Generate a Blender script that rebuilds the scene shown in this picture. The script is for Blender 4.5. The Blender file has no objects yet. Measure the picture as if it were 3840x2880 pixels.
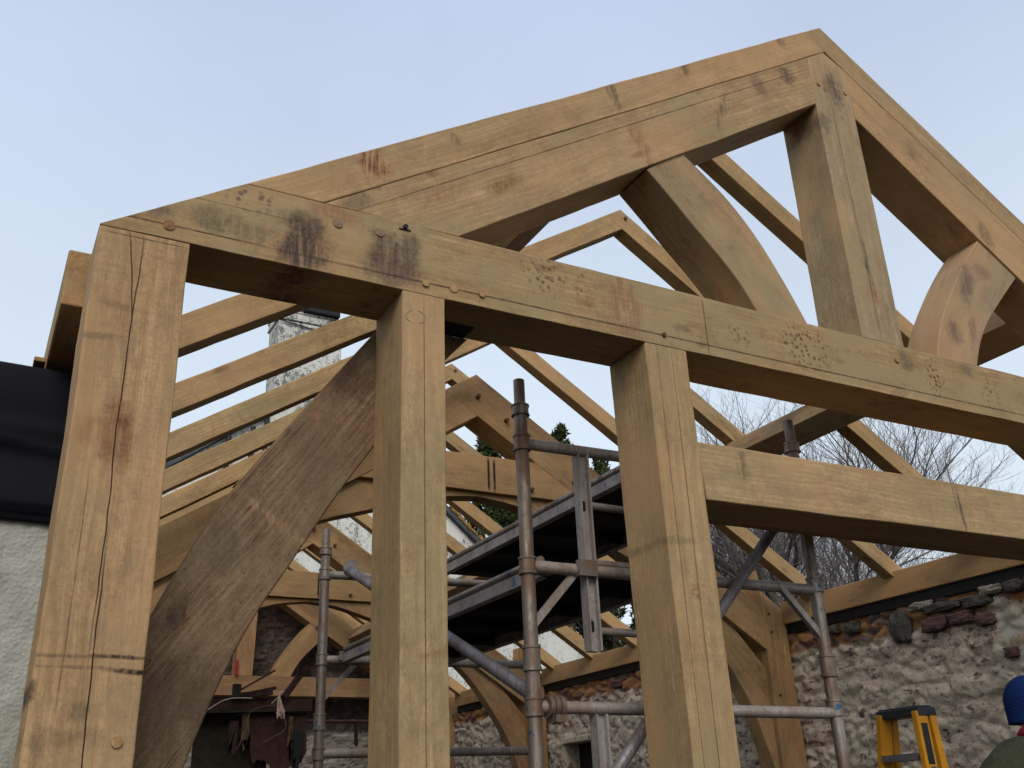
import bpy, bmesh, math, random
from mathutils import Vector, Matrix, noise
random.seed(7)
V = Vector
S = bpy.context.scene
C = S.collection
R = math.radians
WM = {}

# ------------------------------------------------------------------ objects
def tag(o, label=None, cat=None, group=None, kind=None):
    if label: o['label'] = label
    if cat: o['category'] = cat
    if group: o['group'] = group
    if kind: o['kind'] = kind
    return o

def place(o, M, parent=None):
    C.objects.link(o)
    WM[o.name] = M
    if parent is not None:
        o.parent = parent
        o.matrix_parent_inverse = WM[parent.name].inverted()
    o.matrix_basis = M
    return o

def thing(name, loc, label, cat, group=None):
    o = bpy.data.objects.new(name, None)
    o.empty_display_size = 0.2
    place(o, Matrix.Translation(V(loc)))
    return tag(o, label, cat, group)

def frame(p0, ldir, up=(0, 0, 1)):
    x = V(ldir).normalized(); u = V(up)
    if abs(x.dot(u)) > 0.97: u = V((0, 1, 0))
    y = u.cross(x).normalized(); z = x.cross(y)
    return Matrix.Translation(V(p0)) @ Matrix((x, y, z)).transposed().to_4x4()

def meshobj(name, verts, faces, mat, parent=None, M=None, smooth=False, bevel=0, seg=2):
    """verts in world space; M = the object's own frame"""
    if M is None: M = Matrix.Translation(V(verts[0]))
    Mi = M.inverted()
    me = bpy.data.meshes.new(name)
    me.from_pydata([Mi @ V(v) for v in verts], [], faces)
    bm = bmesh.new(); bm.from_mesh(me)
    bmesh.ops.recalc_face_normals(bm, faces=bm.faces)
    bm.to_mesh(me); bm.free()
    if smooth:
        for p in me.polygons: p.use_smooth = True
    for m in (mat if isinstance(mat, (list, tuple)) else [mat]): me.materials.append(m)
    o = bpy.data.objects.new(name, me)
    place(o, M, parent)
    if bevel:
        b = o.modifiers.new('b', 'BEVEL'); b.width = bevel; b.segments = seg; b.limit_method = 'ANGLE'; b.angle_limit = R(40)
    return o

def extr(name, pts, vec, ldir, mat, parent=None, bevel=0.004, up=(0, 0, 1)):
    n = len(pts); vec = V(vec)
    a = [V(p) for p in pts]; b = [p + vec for p in a]
    f = [tuple(range(n)), tuple(range(2*n-1, n-1, -1))] + [(i, (i+1) % n, n+(i+1) % n, n+i) for i in range(n)]
    c = sum(a, V()) / n + vec/2
    o = meshobj(name, a+b, f, mat, parent, frame(c, ldir, up), bevel=bevel)
    return autosmooth(o, 18) if n > 12 else o

def prism(name, xz, y0, y1, ldir, mat, parent=None, bevel=0.004):
    """polygon in the x,z plane, extruded from y0 to y1; long edges wander a little like sawn oak"""
    if bevel and len(xz) < 13:
        out = []; rg = random.Random(hash((round(xz[0][0], 3), round(y0, 2), len(xz))))
        for (ax_, az_), (bx, bz) in zip(xz, list(xz[1:])+[xz[0]]):
            L = math.hypot(bx-ax_, bz-az_); n = int(L/.07) if L > .45 else 1; out.append((ax_, az_)); sd = rg.uniform(0, 99)
            for i in range(1, n):
                k = i/n; w = .0032*noise.noise(V((k*L*3.1, sd, 1)))+.0016*noise.noise(V((k*L*14, sd, 5)))
                w *= min(1, k*L/.15, (1-k)*L/.15); out.append((ax_+(bx-ax_)*k-(bz-az_)/L*w, az_+(bz-az_)*k+(bx-ax_)/L*w))
        xz = out
    return extr(name, [(x, y0, z) for x, z in xz], (0, y1-y0, 0), (ldir[0], 0, ldir[1]), mat, parent, bevel)

def boxmesh(x0, x1, y0, y1, z0, z1):
    v = [(x, y, z) for x in (x0, x1) for y in (y0, y1) for z in (z0, z1)]
    f = [(0,1,3,2), (4,6,7,5), (0,4,5,1), (2,3,7,6), (0,2,6,4), (1,5,7,3)]
    return v, f

def box(name, x0, x1, y0, y1, z0, z1, mat, parent=None, bevel=0.003, ldir=(1, 0, 0)):
    v, f = boxmesh(x0, x1, y0, y1, z0, z1)
    return meshobj(name, v, f, mat, parent, frame(((x0+x1)/2, (y0+y1)/2, (z0+z1)/2), ldir), bevel=bevel)

class MB:
    def __init__(s): s.v = []; s.f = []
    def add(s, v, f):
        k = len(s.v); s.v += [V(q) for q in v]; s.f += [tuple(i+k for i in q) for q in f]
    def tube(s, p, q, r0, r1=None, n=16, caps=True, ring0=None):
        p = V(p); q = V(q); r1 = r0 if r1 is None else r1
        d = (q-p).normalized(); u = d.orthogonal().normalized(); w = d.cross(u)
        a = [p + (u*math.cos(2*math.pi*i/n)+w*math.sin(2*math.pi*i/n))*r0 for i in range(n)]
        b = [q + (u*math.cos(2*math.pi*i/n)+w*math.sin(2*math.pi*i/n))*r1 for i in range(n)]
        f = [(i, (i+1) % n, n+(i+1) % n, n+i) for i in range(n)]
        if caps: f += [tuple(range(n-1, -1, -1)), tuple(range(n, 2*n))]
        s.add(a+b, f)
    def box(s, *a):
        s.add(*boxmesh(*a))
    def obox(s, p, q, w, h, up=(0, 0, 1)):
        p = V(p); q = V(q); M = frame(p, q-p, up); L = (q-p).length
        v, f = boxmesh(0, L, -w/2, w/2, -h/2, h/2)
        s.add([M @ V(i) for i in v], f)
    def path(s, pts, r, n=6):
        for a, b in zip(pts, pts[1:]): s.tube(a, b, r, r, n)
    def build(s, name, mat, parent=None, M=None, smooth=False, bevel=0):
        return meshobj(name, s.v, s.f, mat, parent, M, smooth, bevel)

def autosmooth(o, ang=35):
    me = o.data
    for p in me.polygons: p.use_smooth = True
    bm = bmesh.new(); bm.from_mesh(me)
    for e in bm.edges:
        e.smooth = not (len(e.link_faces) == 2 and e.calc_face_angle(0) > R(ang))
    bm.to_mesh(me); bm.free()
    return o

def tube(name, p, q, r, mat, parent=None, n=18, extra=None):
    m = MB(); m.tube(p, q, r, r, n)
    if extra:
        for e in extra: m.tube(*e, n=n)
    return autosmooth(m.build(name, mat, parent, frame(p, V(q)-V(p))))

# ---------------------------------------------------------------- materials
class NT:
    def __init__(s, name):
        s.m = bpy.data.materials.new(name); s.m.use_nodes = True
        s.t = s.m.node_tree; s.t.nodes.clear()
        s.out = s.n('ShaderNodeOutputMaterial'); s.b = s.n('ShaderNodeBsdfPrincipled')
        s.l(s.b.outputs[0], s.out.inputs[0])
    def n(s, t, **k):
        o = s.t.nodes.new(t)
        for a, v in k.items(): setattr(o, a, v)
        return o
    def l(s, a, b): s.t.links.new(a, b)
    def put(s, sock, v):
        if hasattr(v, 'is_output') or isinstance(v, bpy.types.NodeSocket): s.l(v, sock)
        else: sock.default_value = v
    def math(s, op, a, b=0.0, clamp=False):
        o = s.n('ShaderNodeMath', operation=op, use_clamp=clamp); s.put(o.inputs[0], a); s.put(o.inputs[1], b); return o.outputs[0]
    def vmath(s, op, a, b=(0, 0, 0)):
        o = s.n('ShaderNodeVectorMath', operation=op); s.put(o.inputs[0], a); s.put(o.inputs[1], b); return o.outputs[0]
    def mapping(s, v, loc=(0, 0, 0), rot=(0, 0, 0), scale=(1, 1, 1), typ='POINT'):
        o = s.n('ShaderNodeMapping', vector_type=typ); s.l(v, o.inputs[0])
        o.inputs['Location'].default_value = loc; o.inputs['Rotation'].default_value = rot; o.inputs['Scale'].default_value = scale
        return o.outputs[0]
    def noise(s, v, scale=1, detail=4, rough=0.55, dist=0.0):
        o = s.n('ShaderNodeTexNoise'); s.l(v, o.inputs['Vector'])
        o.inputs['Scale'].default_value = scale; o.inputs['Detail'].default_value = detail
        o.inputs['Roughness'].default_value = rough; o.inputs['Distortion'].default_value = dist
        return o.outputs[0]
    def voro(s, v, scale=1, feature='F1', rnd=1.0):
        o = s.n('ShaderNodeTexVoronoi', feature=feature); s.l(v, o.inputs['Vector']); o.inputs['Scale'].default_value = scale
        o.inputs['Randomness'].default_value = rnd
        return o
    def n_vec(s, v):
        o = s.n('ShaderNodeTexNoise'); s.l(v, o.inputs['Vector']); o.inputs['Scale'].default_value = 1; o.inputs['Detail'].default_value = 2
        return s.vmath('SUBTRACT', o.outputs[1], (.5, .5, .5))
    def rng(s, v, a, b, c=0.0, d=1.0, smooth=False):
        o = s.n('ShaderNodeMapRange'); s.l(v, o.inputs[0])
        if smooth: o.interpolation_type = 'SMOOTHSTEP'
        for i, x in enumerate((a, b, c, d)): o.inputs[i+1].default_value = x
        return o.outputs[0]
    def mix(s, f, a, b, mode='MIX'):
        o = s.n('ShaderNodeMix', data_type='RGBA', blend_type=mode)
        s.put(o.inputs[0], f)
        for i, x in ((6, a), (7, b)):
            if isinstance(x, (tuple, list)): x = (*x[:3], 1)
            s.put(o.inputs[i], x)
        return o.outputs[2]
    def bump(s, h, strength=0.3, dist=0.01, normal=None):
        o = s.n('ShaderNodeBump'); o.inputs['Strength'].default_value = strength; o.inputs['Distance'].default_value = dist
        s.l(h, o.inputs['Height'])
        if normal is not None: s.l(normal, o.inputs['Normal'])
        return o.outputs[0]
    def obj(s): return s.n('ShaderNodeTexCoord').outputs['Object']
    def pos(s): return s.n('ShaderNodeNewGeometry').outputs['Position']
    def rand(s): return s.n('ShaderNodeObjectInfo').outputs['Random']
    def fin(s, col, rough=0.8, metal=0.0, normal=None, spec=0.3):
        s.put(s.b.inputs['Base Color'], col if not isinstance(col, (tuple, list)) else (*col[:3], 1))
        s.put(s.b.inputs['Roughness'], rough); s.put(s.b.inputs['Metallic'], metal)
        s.b.inputs['Specular IOR Level'].default_value = spec
        if normal is not None: s.l(normal, s.b.inputs['Normal'])
        return s.m

# stain spec: (kind, cx, cz, a, b, angle_deg, colour, strength, breakup)
def oak(name, light=(.50, .36, .215), dark=(.35, .235, .125), stains=(), grey=0.25, blot=0.35, sat=None, crack=0.0, knots=0.5, tone=1.0, fine=1.0, fig=.3):
    t = NT(name)
    ob = t.obj(); rn = t.rand()
    cmb = t.n('ShaderNodeCombineXYZ')
    t.l(t.math('MULTIPLY', rn, 37.0), cmb.inputs[0]); t.l(t.math('MULTIPLY', rn, 11.0), cmb.inputs[1]); t.l(t.math('MULTIPLY', rn, 23.0), cmb.inputs[2])
    p = t.vmath('ADD', ob, cmb.outputs[0])
    sk = t.vmath('ADD', p, t.vmath('MULTIPLY', t.n_vec(t.mapping(p, scale=(1.1, 2.2, 2.2))), (.0, .07, .07)))
    big = t.noise(t.mapping(p, scale=(1.8, 5, 5)), 1, 5, .65, .4)
    g1 = t.noise(t.mapping(sk, scale=(1.2, 26, 26)), 1, 5, .6, .5)
    g2 = t.noise(t.mapping(sk, scale=(4, 150, 150)), 1, 3, .6, .3)
    sawm = t.rng(t.noise(t.mapping(p, loc=(2, 9, 5), scale=(1.5, 3, 3)), 1, 3, .6), .45, .62)
    saw = t.noise(t.mapping(p, rot=(0, .10, .06), scale=(120, 5, 5)), 1, 3, .6, .6)
    col = t.mix(t.rng(big, .35, .66), light, dark)
    col = t.mix(t.rng(g1, .44, .62, 0, .5), col, tuple(c*.66 for c in dark))
    col = t.mix(t.rng(g2, .45, .68, 0, min(.9, .42*fine)), col, tuple(c*.45 for c in dark))
    col = t.mix(t.math('MULTIPLY', t.math('MULTIPLY', t.rng(saw, .45, .66), sawm), .34), col, tuple(c*.55 for c in dark))
    wt = t.n('ShaderNodeTexWave', wave_type='RINGS', rings_direction='X'); t.l(t.mapping(sk, loc=(0, .12, .07), scale=(.22, 1, 1)), wt.inputs['Vector'])
    for k_, v_ in (('Scale', 17), ('Distortion', 5), ('Detail', 4), ('Detail Scale', 1.2), ('Detail Roughness', .6)): wt.inputs[k_].default_value = v_
    col = t.mix(t.math('MULTIPLY', t.rng(wt.outputs['Fac'], .15, .9), fig), col, tuple(c*.60 for c in dark))
    fm = t.noise(p, 34, 6, .75); sk2 = t.noise(t.mapping(p, scale=(90, 170, 170)), 1, 3, .7)
    fm2 = t.noise(t.mapping(p, loc=(7, 7, 2), scale=(7, 13, 13)), 1, 8, .78)
    col = t.mix(t.rng(fm2, .48, .64, 0, .55), col, (.19, .145, .10))
    col = t.mix(t.rng(fm, .46, .64, 0, .42), col, tuple(c*.5 for c in dark))
    col = t.mix(t.rng(sk2, .58, .70, 0, .6*fine), col, tuple(c*.3 for c in dark))
    col = t.mix(t.rng(sk2, .30, .42, .28, 0), col, tuple(min(1, c*1.35) for c in light))
    # grey-green bloom, pinkish patches, dark blotches (surface weathering)
    gm = t.noise(t.mapping(p, loc=(5, 2, 8), scale=(2.6, 4.2, 4.2)), 1, 8, .74)
    col = t.mix(t.rng(gm, .45, .60, 0, min(1, grey*1.5)), col, (.30, .265, .165))
    pm = t.noise(t.mapping(p, loc=(15, 7, 1), scale=(1.1, 2, 2)), 1, 3, .6)
    col = t.mix(t.rng(pm, .48, .62, 0, .45*tone), col, (.55, .35, .20))
    dm = t.noise(t.mapping(p, loc=(1, 17, 4), scale=(5, 9, 9)), 1, 7, .75)
    dz = t.noise(t.mapping(p, loc=(9, 3, 14), scale=(1.5, 2.4, 2.4)), 1, 3, .6)
    dmask = t.math('MULTIPLY', t.rng(dm, .53, .66, 0, 1), t.rng(dz, .47, .62, 0, 1))
    col = t.mix(t.math('MULTIPLY', dmask, blot), col, (.07, .05, .045))
    # little knots
    kv = t.voro(t.mapping(p, scale=(2.3, 7, 7)), 1)
    km = t.rng(kv.outputs['Distance'], .045, .15, knots, 0, True)
    col = t.mix(km, col, (.12, .055, .025))
    # tone of the individual stick
    col = t.mix(t.math('MULTIPLY', rn, .28*tone), col, (.46, .29, .145))
    h = t.math('ADD', t.math('MULTIPLY', g2, .5), t.math('MULTIPLY', saw, .35))
    h = t.math('ADD', h, t.math('MULTIPLY', g1, .6))
    if crack:
        wv = t.noise(t.mapping(p, loc=(3, 3, 3), scale=(1.6, 75, 75)), 1, 2, .5, .1)
        wm = t.rng(t.noise(t.mapping(p, loc=(8, 1, 3), scale=(2.5, 9, 9)), 1, 2), .48, .58)
        cm = t.math('MULTIPLY', wm, t.rng(t.math('ABSOLUTE', t.math('SUBTRACT', wv, .5)), .0, .016, crack, 0))
        col = t.mix(cm, col, (.03, .02, .014)); h = t.math('SUBTRACT', h, cm)
    if stains:
        P = t.pos()
        n1 = t.noise(P, 26, 6, .7); n2 = t.noise(P, 90, 3, .6); n3 = t.noise(t.mapping(P, scale=(60, 60, 8)), 1, 3); n0 = t.noise(P, 11, 8, .78)
        wob = t.n('ShaderNodeCombineXYZ'); t.l(t.math('MULTIPLY', t.math('SUBTRACT', t.noise(P, 3, 3), .5), .028), wob.inputs[0])
        t.l(t.math('MULTIPLY', t.math('SUBTRACT', t.noise(t.mapping(P, loc=(9, 9, 9)), 3, 3), .5), .05), wob.inputs[2])
        Pw = t.vmath('ADD', P, wob.outputs[0])
        vd = t.voro(t.vmath('ADD', P, wob.outputs[0]), 44).outputs['Distance']
        for (k, cx, cz, a, b, ang, c, st, br) in stains:
            src = Pw if k == 'crack' else P
            q = t.mapping(src, (cx, 0, cz), (0, R(-ang), 0), (a, 1e4, b), 'TEXTURE')
            if k in ('line', 'crack'):
                sp = t.n('ShaderNodeSeparateXYZ'); t.l(q, sp.inputs[0])
                d = t.math('MAXIMUM', t.math('ABSOLUTE', sp.outputs[0]), t.math('ABSOLUTE', sp.outputs[2]))
                m = t.rng(d, .7, 1.1, 1, 0)
                m = t.math('MULTIPLY', m, t.rng(n1, .5-br*.5 if br > .3 else .30, .56 if br > .3 else .46, .25 if br > .3 else .6, 1))
            else:
                lv = t.n('ShaderNodeVectorMath', operation='LENGTH'); t.l(q, lv.inputs[0])
                e = t.math('ADD', lv.outputs['Value'], t.math('ADD', t.math('MULTIPLY', t.math('SUBTRACT', n1, .5), br*4), t.math('MULTIPLY', t.math('SUBTRACT', n0, .5), .6+br*8)))
                m = t.rng(e, .35, 1.25, 1, 0, True)
                if k == 'dots': m = t.math('MULTIPLY', m, t.math('MULTIPLY', t.rng(vd, .30, .46, 1, 0), t.rng(n1, .42, .5, .35, 1)))
                if k == 'streak': m = t.math('MULTIPLY', m, t.rng(n3, .40, .56))
                if k == 'blot': m = t.math('MULTIPLY', t.math('MULTIPLY', m, t.rng(n3, .36, .56, .55, 1)), t.rng(n2, .36, .60, .65, 1))
            col = t.mix(t.math('MULTIPLY', m, st), col, c)
    gm_ = t.n('ShaderNodeGamma'); t.l(col, gm_.inputs[0]); gm_.inputs[1].default_value = 1.12
    col = t.mix(1.0, gm_.outputs[0], (1.10, 1.045, .955), 'MULTIPLY')
    nrm = t.bump(h, .35, .0025)
    return t.fin(col, t.rng(g1, .3, .7, .72, .9), 0, nrm, .18)

DK = (.055, .04, .042); GR = (.10, .09, .06); BR = (.17, .075, .035); BK = (.012, .012, .014); PU = (.13, .085, .08); PD = (.075, .05, .05)
M = {}
M['tie'] = oak('oak_tie_beam', (.49, .375, .225), (.36, .265, .145), grey=.6, blot=.7, stains=[
    ('blot', .725, 1.665, .10, .13, 0, PD, .9, .16), ('streak', .73, 1.62, .085, .07, 0, PD, .8, .1), ('blot', .74, 1.72, .06, .06, 0, DK, .7, .22), ('blot', 1.0, 1.69, .065, .12, 0, PD, .85, .22),
    ('blot', 1.09, 1.70, .05, .10, 0, PD, .8, .25), ('blot', 1.05, 1.63, .12, .05, 0, PU, .6, .3), ('blot', .55, 1.66, .12, .05, 0, GR, .6, .35), ('blot', .30, 1.66, .06, .03, 0, PU, .7, .35), ('blot', .83, 1.80, .13, .035, -8, (.24, .11, .08), .6, .25), ('blot', .45, 1.68, .09, .05, 0, GR, .6, .3),
    ('dots', 1.62, 1.76, .10, .10, 0, (.15, .085, .05), .9, .1), ('dots', 1.78, 1.74, .05, .10, 0, (.15, .085, .05), .7, .1),
    ('dots', 2.85, 1.71, .16, .115, 0, (.14, .07, .04), .95, .08), ('dots', 3.63, 1.71, .07, .11, 0, (.14, .07, .04), .95, .1),
    ('dots', 2.5, 1.69, .07, .06, 0, (.16, .085, .05), .7, .1), ('dots', 4.0, 1.70, .07, .09, 0, (.14, .09, .06), .7, .1),
    ('dots', .55, 1.77, .10, .05, 0, PU, .8, .1), ('streak', 1.95, 1.70, .10, .14, 0, (.26, .13, .09), .6, .3),
    ('blot', 3.45, 1.76, .05, .05, 0, GR, .7, .3), ('blot', 3.86, 1.78, .05, .04, 0, PU, .6, .3),
    ('line', 2.62, 1.617, 2.0, .0035, 0, (.05, .035, .025), .85, .6), ('line', .40, 1.620, .22, .003, 0, (.06, .04, .03), .85, .4),
    ('line', .45, 1.735, .3, .002, 0, (.08, .05, .03), .6, .6), ('line', 2.33, 1.70, .0035, .13, 0, (.07, .05, .03), .7, .8)])
M['prin'] = oak('oak_principal', (.54, .40, .25), (.41, .29, .17), grey=.45, blot=.6, stains=[
    ('blot', 1.46, 2.10, .10, .035, 32, (.17, .10, .035), .75, .15), ('streak', 2.12, 2.50, .045, .18, 20, (.28, .14, .08), .7, .3),
    ('blot', 2.85, 3.06, .05, .06, 0, DK, .6, .3), ('blot', 3.05, 3.20, .06, .06, 0, DK, .7, .3), ('blot', .965, 1.95, .03, .02, 0, DK, .8, .2),
    ('blot', 1.17, 2.07, .035, .035, 0, BR, .75, .2), ('blot', 1.05, 2.04, .03, .03, 0, BR, .5, .3), ('blot', .90, 1.88, .06, .05, 30, PU, .6, .3), ('blot', 1.32, 2.26, .16, .022, 33, GR, .55, .3),
    ('line', 1.98, 2.52, 1.42, .0025, 32.6, (.08, .05, .035), .85, .7), ('streak', 2.6, 2.85, .03, .12, -20, GR, .6, .3), ('streak', 1.2, 1.98, .03, .16, -35, (.27, .15, .08), .45, .3),
    ('blot', 4.3, 2.62, .05, .10, 10, GR, .6, .25)], crack=.12)
M['layer'] = oak('oak_top_rafter', (.55, .40, .245), (.42, .295, .17), grey=.35, blot=.4, stains=[
    ('streak', .95, 2.05, .05, .09, 20, (.20, .07, .045), .95, .35), ('blot', 2.41, 3.00, .03, .05, 0, DK, .7, .35), ('streak', 2.0, 2.72, .03, .08, 20, GR, .7, .3),
    ('blot', 3.05, 3.42, .04, .04, 0, DK, .6, .3), ('blot', 1.26, 2.24, .03, .03, 0, GR, .5, .3)])
M['king'] = oak('oak_king', (.52, .45, .33), (.37, .31, .215), grey=.55, blot=.7, knots=.2, stains=[
    ('blot', 3.37, 3.24, .06, .13, 0, DK, .8, .3), ('streak', 3.34, 2.20, .025, .16, 0, GR, .8, .3), ('blot', 3.33, 2.05, .04, .06, 0, (.34, .18, .09), .5, .3),
    ('blot', 3.25, 3.0, .05, .06, 0, DK, .6, .3), ('line', 3.33, 2.6, .003, .7, 0, (.10, .07, .05), .6, .6)], crack=.1)
M['post1'] = oak('oak_corner_post', (.57, .41, .25), (.43, .29, .165), grey=.2, blot=.2, knots=.35, crack=.15, stains=[
    ('blot', .262, .955, .045, .13, 0, (.20, .10, .05), .85, .2), ('blot', .275, .99, .02, .03, 0, (.14, .06, .03), .7, .1), ('streak', .20, .95, .06, .05, 0, (.27, .14, .07), .5, .2),
    ('blot', .34, .386, .075, .006, -2, BK, .95, .15), ('blot', .36, .352, .06, .007, -3, BK, .95, .15), ('blot', .22, .385, .09, .005, 0, DK, .55, .3), ('blot', .25, .36, .09, .004, 0, DK, .5, .3),
    ('blot', .148, .305, .012, .028, 0, BK, .95, .1), ('blot', .25, .26, .04, .03, 30, GR, .65, .25), ('blot', .21, .20, .09, .03, 0, GR, .5, .3),
    ('crack', .262, 1.0, .0020, .60, 0, (.03, .02, .015), .95, .2), ('crack', .275, .25, .0021, .42, 1, (.03, .02, .015), .95, .2), ('crack', .245, 1.42, .002, .16, 8, (.04, .03, .02), .9, .2),
    ('crack', .205, .55, .0015, .3, 0, (.08, .05, .03), .7, .4), ('line', .27, 1.556, .12, .003, 0, (.10, .065, .04), .7, .4), ('blot', .19, 1.23, .07, .012, 8, GR, .5, .2), ('blot', .22, 1.33, .09, .014, -6, GR, .4, .2)])
M['post'] = oak('oak_post', (.53, .41, .25), (.40, .30, .175), grey=.35, blot=.3, knots=.12, stains=[
    ('line', 1.142, .7, .0018, .9, 0, (.09, .06, .04), .9, .9), ('line', 2.083, .7, .0018, .9, .2, (.10, .07, .045), .8, .8), ('line', 2.146, .7, .0022, .9, 0, (.10, .07, .045), .8, .8),
    ('blot', 2.08, .83, .08, .02, 0, GR, .5, .3), ('blot', 1.16, .42, .06, .012, 10, BR, .4, .3), ('dots', 2.15, .66, .05, .03, 0, BR, .8, .1)])
M['trans'] = oak('oak_transom', (.55, .42, .26), (.44, .325, .19), grey=.3, blot=.15, knots=.15, stains=[
    ('streak', 3.60, 1.10, .012, .11, 2, DK, .9, .3), ('line', 3.575, 1.14, .003, .06, 0, DK, .8, .4), ('streak', 2.42, 1.14, .04, .06, 0, GR, .6, .3)])
M['old'] = oak('oak_old_brace', (.32, .22, .145), (.18, .12, .078), grey=.2, blot=.8, crack=.7, knots=.4, tone=.1, fine=1.9, fig=.45, stains=[
    ('blot', .503, .537, .035, .06, -20, (.05, .035, .03), .8, .2), ('streak', .742, .845, .14, .018, -36, (.40, .27, .165), .6, .3), ('blot', .86, 1.05, .09, .13, 0, (.19, .12, .09), .5, .3), ('blot', .62, .75, .05, .09, 0, (.10, .085, .07), .6, .3), ('blot', .60, .25, .05, .2, 0, (.08, .06, .045), .6, .3), ('blot', .95, 1.36, .1, .12, 40, (.085, .05, .04), .75, .3), ('blot', .87, 1.19, .02, .02, 0, (.40, .2, .13), .6, .2), ('blot', .50, .30, .10, .15, 0, (.10, .075, .05), .6, .3)])
M['brace'] = oak('oak_curved_brace', (.46, .345, .22), (.33, .24, .15), grey=.5, blot=.35, knots=.15)
M['bracer'] = oak('oak_stained_brace', (.40, .32, .25), (.30, .235, .18), grey=.5, blot=.3, knots=.1, stains=[
    ('blot', 4.05, 2.28, .05, .13, -20, (.11, .08, .075), .75, .3), ('blot', 3.87, 1.99, .06, .06, 0, (.13, .09, .08), .7, .3), ('blot', 4.2, 2.40, .07, .05, 0, (.18, .13, .11), .6, .3), ('blot', 4.0, 2.02, .03, .1, -20, (.14, .10, .08), .6, .3)])
M['raft'] = oak('oak_rafter', (.57, .42, .24), (.43, .30, .155), grey=.35, blot=.35, knots=.5)
M['purl'] = oak('oak_purlin', (.42, .30, .17), (.30, .20, .11), grey=.3, blot=.4, knots=.3)
M['t2'] = oak('oak_truss_inner', (.49, .34, .185), (.36, .235, .12), grey=.25, blot=.4, knots=.45, crack=.15, stains=[
    ('line', 3.447, 2.48, .011, .14, 0, BK, .95, .25), ('line', 3.498, 2.47, .011, .14, 0, BK, .95, .25), ('blot', 4.33, 2.50, .05, .05, 0, DK, .9, .2), ('blot', 3.25, 3.12, .12, .07, 0, BR, .4, .3)])
M['plate'] = oak('oak_plate', (.50, .33, .165), (.38, .235, .11), grey=.3, blot=.45, knots=.3)
M['pink'] = oak('oak_far', (.46, .29, .165), (.34, .205, .11), grey=.2, blot=.4, knots=.3)

def plain(name, col, rough=.6, metal=0, var=.3, sc=12, bump=.1, bd=.004, second=None, spec=.3):
    t = NT(name); p = t.obj()
    n = t.noise(p, sc, 5, .65); n2 = t.noise(p, sc*6, 3, .6)
    sec = second or tuple(c*(1-var) for c in col)
    c = t.mix(t.rng(n, .4, .62), col, sec)
    c = t.mix(t.rng(n2, .5, .7, 0, .25), c, tuple(x*.5 for x in col))
    return t.fin(c, rough, metal, t.bump(n2, bump, bd), spec)

def tubemat(name, base, rust, metal=.75, rough=.42, paint=None):
    t = NT(name); p = t.pos()
    a = t.noise(t.mapping(p, scale=(9, 9, 3)), 1, 5, .65); b = t.noise(p, 45, 4, .7); c3 = t.noise(t.mapping(p, scale=(70, 70, 6)), 1, 3, .6)
    col = t.mix(t.rng(a, .42, .60), base, rust)
    col = t.mix(t.rng(b, .52, .66, 0, .7), col, tuple(x*.55 for x in rust))
    col = t.mix(t.rng(c3, .55, .68, 0, .55), col, (.40, .37, .34))
    if paint:
        pv = t.noise(t.mapping(p, loc=(4, 4, 4), scale=(14, 14, 10)), 1, 3, .6)
        col = t.mix(t.rng(pv, .66, .68, 0, .9), col, paint)
    rg = t.rng(a, .4, .65, rough, rough+.3)
    return t.fin(col, rg, t.rng(b, .5, .65, metal, metal*.4), t.bump(b, .25, .0012), .5)
M['tube'] = tubemat('scaffold_steel', (.29, .25, .21), (.20, .13, .085), paint=(.03, .10, .20))
M['tubel'] = tubemat('scaffold_alloy', (.36, .305, .26), (.27, .20, .155), .4, .5)
M['brac'] = tubemat('scaffold_brace', (.23, .21, .205), (.17, .13, .12), .5, .5)
M['chan'] = tubemat('scaffold_channel', (.38, .335, .31), (.28, .225, .195), .3, .5, paint=(.04, .13, .25))
M['ply'] = plain('dark_ply', (.022, .019, .017), .8, 0, .4)
M['membrane'] = None
t = NT('black_membrane'); p = t.pos()
n = t.noise(t.mapping(p, scale=(2, 2, 5)), 1, 2, .5, .5)
M['membrane'] = t.fin(t.mix(t.noise(p, 300, 2), (.006, .006, .009), (.010, .0095, .013)), .85, 0, t.bump(n, .4, .02), .15)
M['dpm'] = plain('black_mortise_shade', (.008, .008, .009), .5, 0, .3)
M['black'] = plain('black_plastic', (.02, .022, .028), .45, 0, .3, spec=.5)
M['yellow'] = plain('yellow_fibreglass', (.66, .31, .014), .5, 0, .25, 8, second=(.55, .23, .012))
M['alu'] = plain('dull_aluminium', (.30, .27, .27), .4, .7, .3)

t = NT('roughcast'); p = t.pos()
vv = t.voro(p, 75); n = t.noise(p, 34, 6, .7); b = t.noise(p, 5, 4, .6)
c = t.mix(t.rng(b, .4, .62), (.43, .42, .36), (.36, .35, .29))
q = t.mapping(p, (.02, 0, .72), (0, 0, 0), (.035, 1e4, .07), 'TEXTURE')
lv = t.n('ShaderNodeVectorMath', operation='LENGTH'); t.l(q, lv.inputs[0])
c = t.mix(t.rng(t.math('ADD', lv.outputs['Value'], t.math('MULTIPLY', t.math('SUBTRACT', n, .5), 3)), .4, 1.2, .7, 0), c, (.22, .09, .03))
h = t.math('ADD', t.math('MULTIPLY', t.rng(vv.outputs['Distance'], 0, .7, 1, 0), .45), n)
M['roughcast'] = t.fin(c, .95, 0, t.bump(h, .55, .010), .1)

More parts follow.
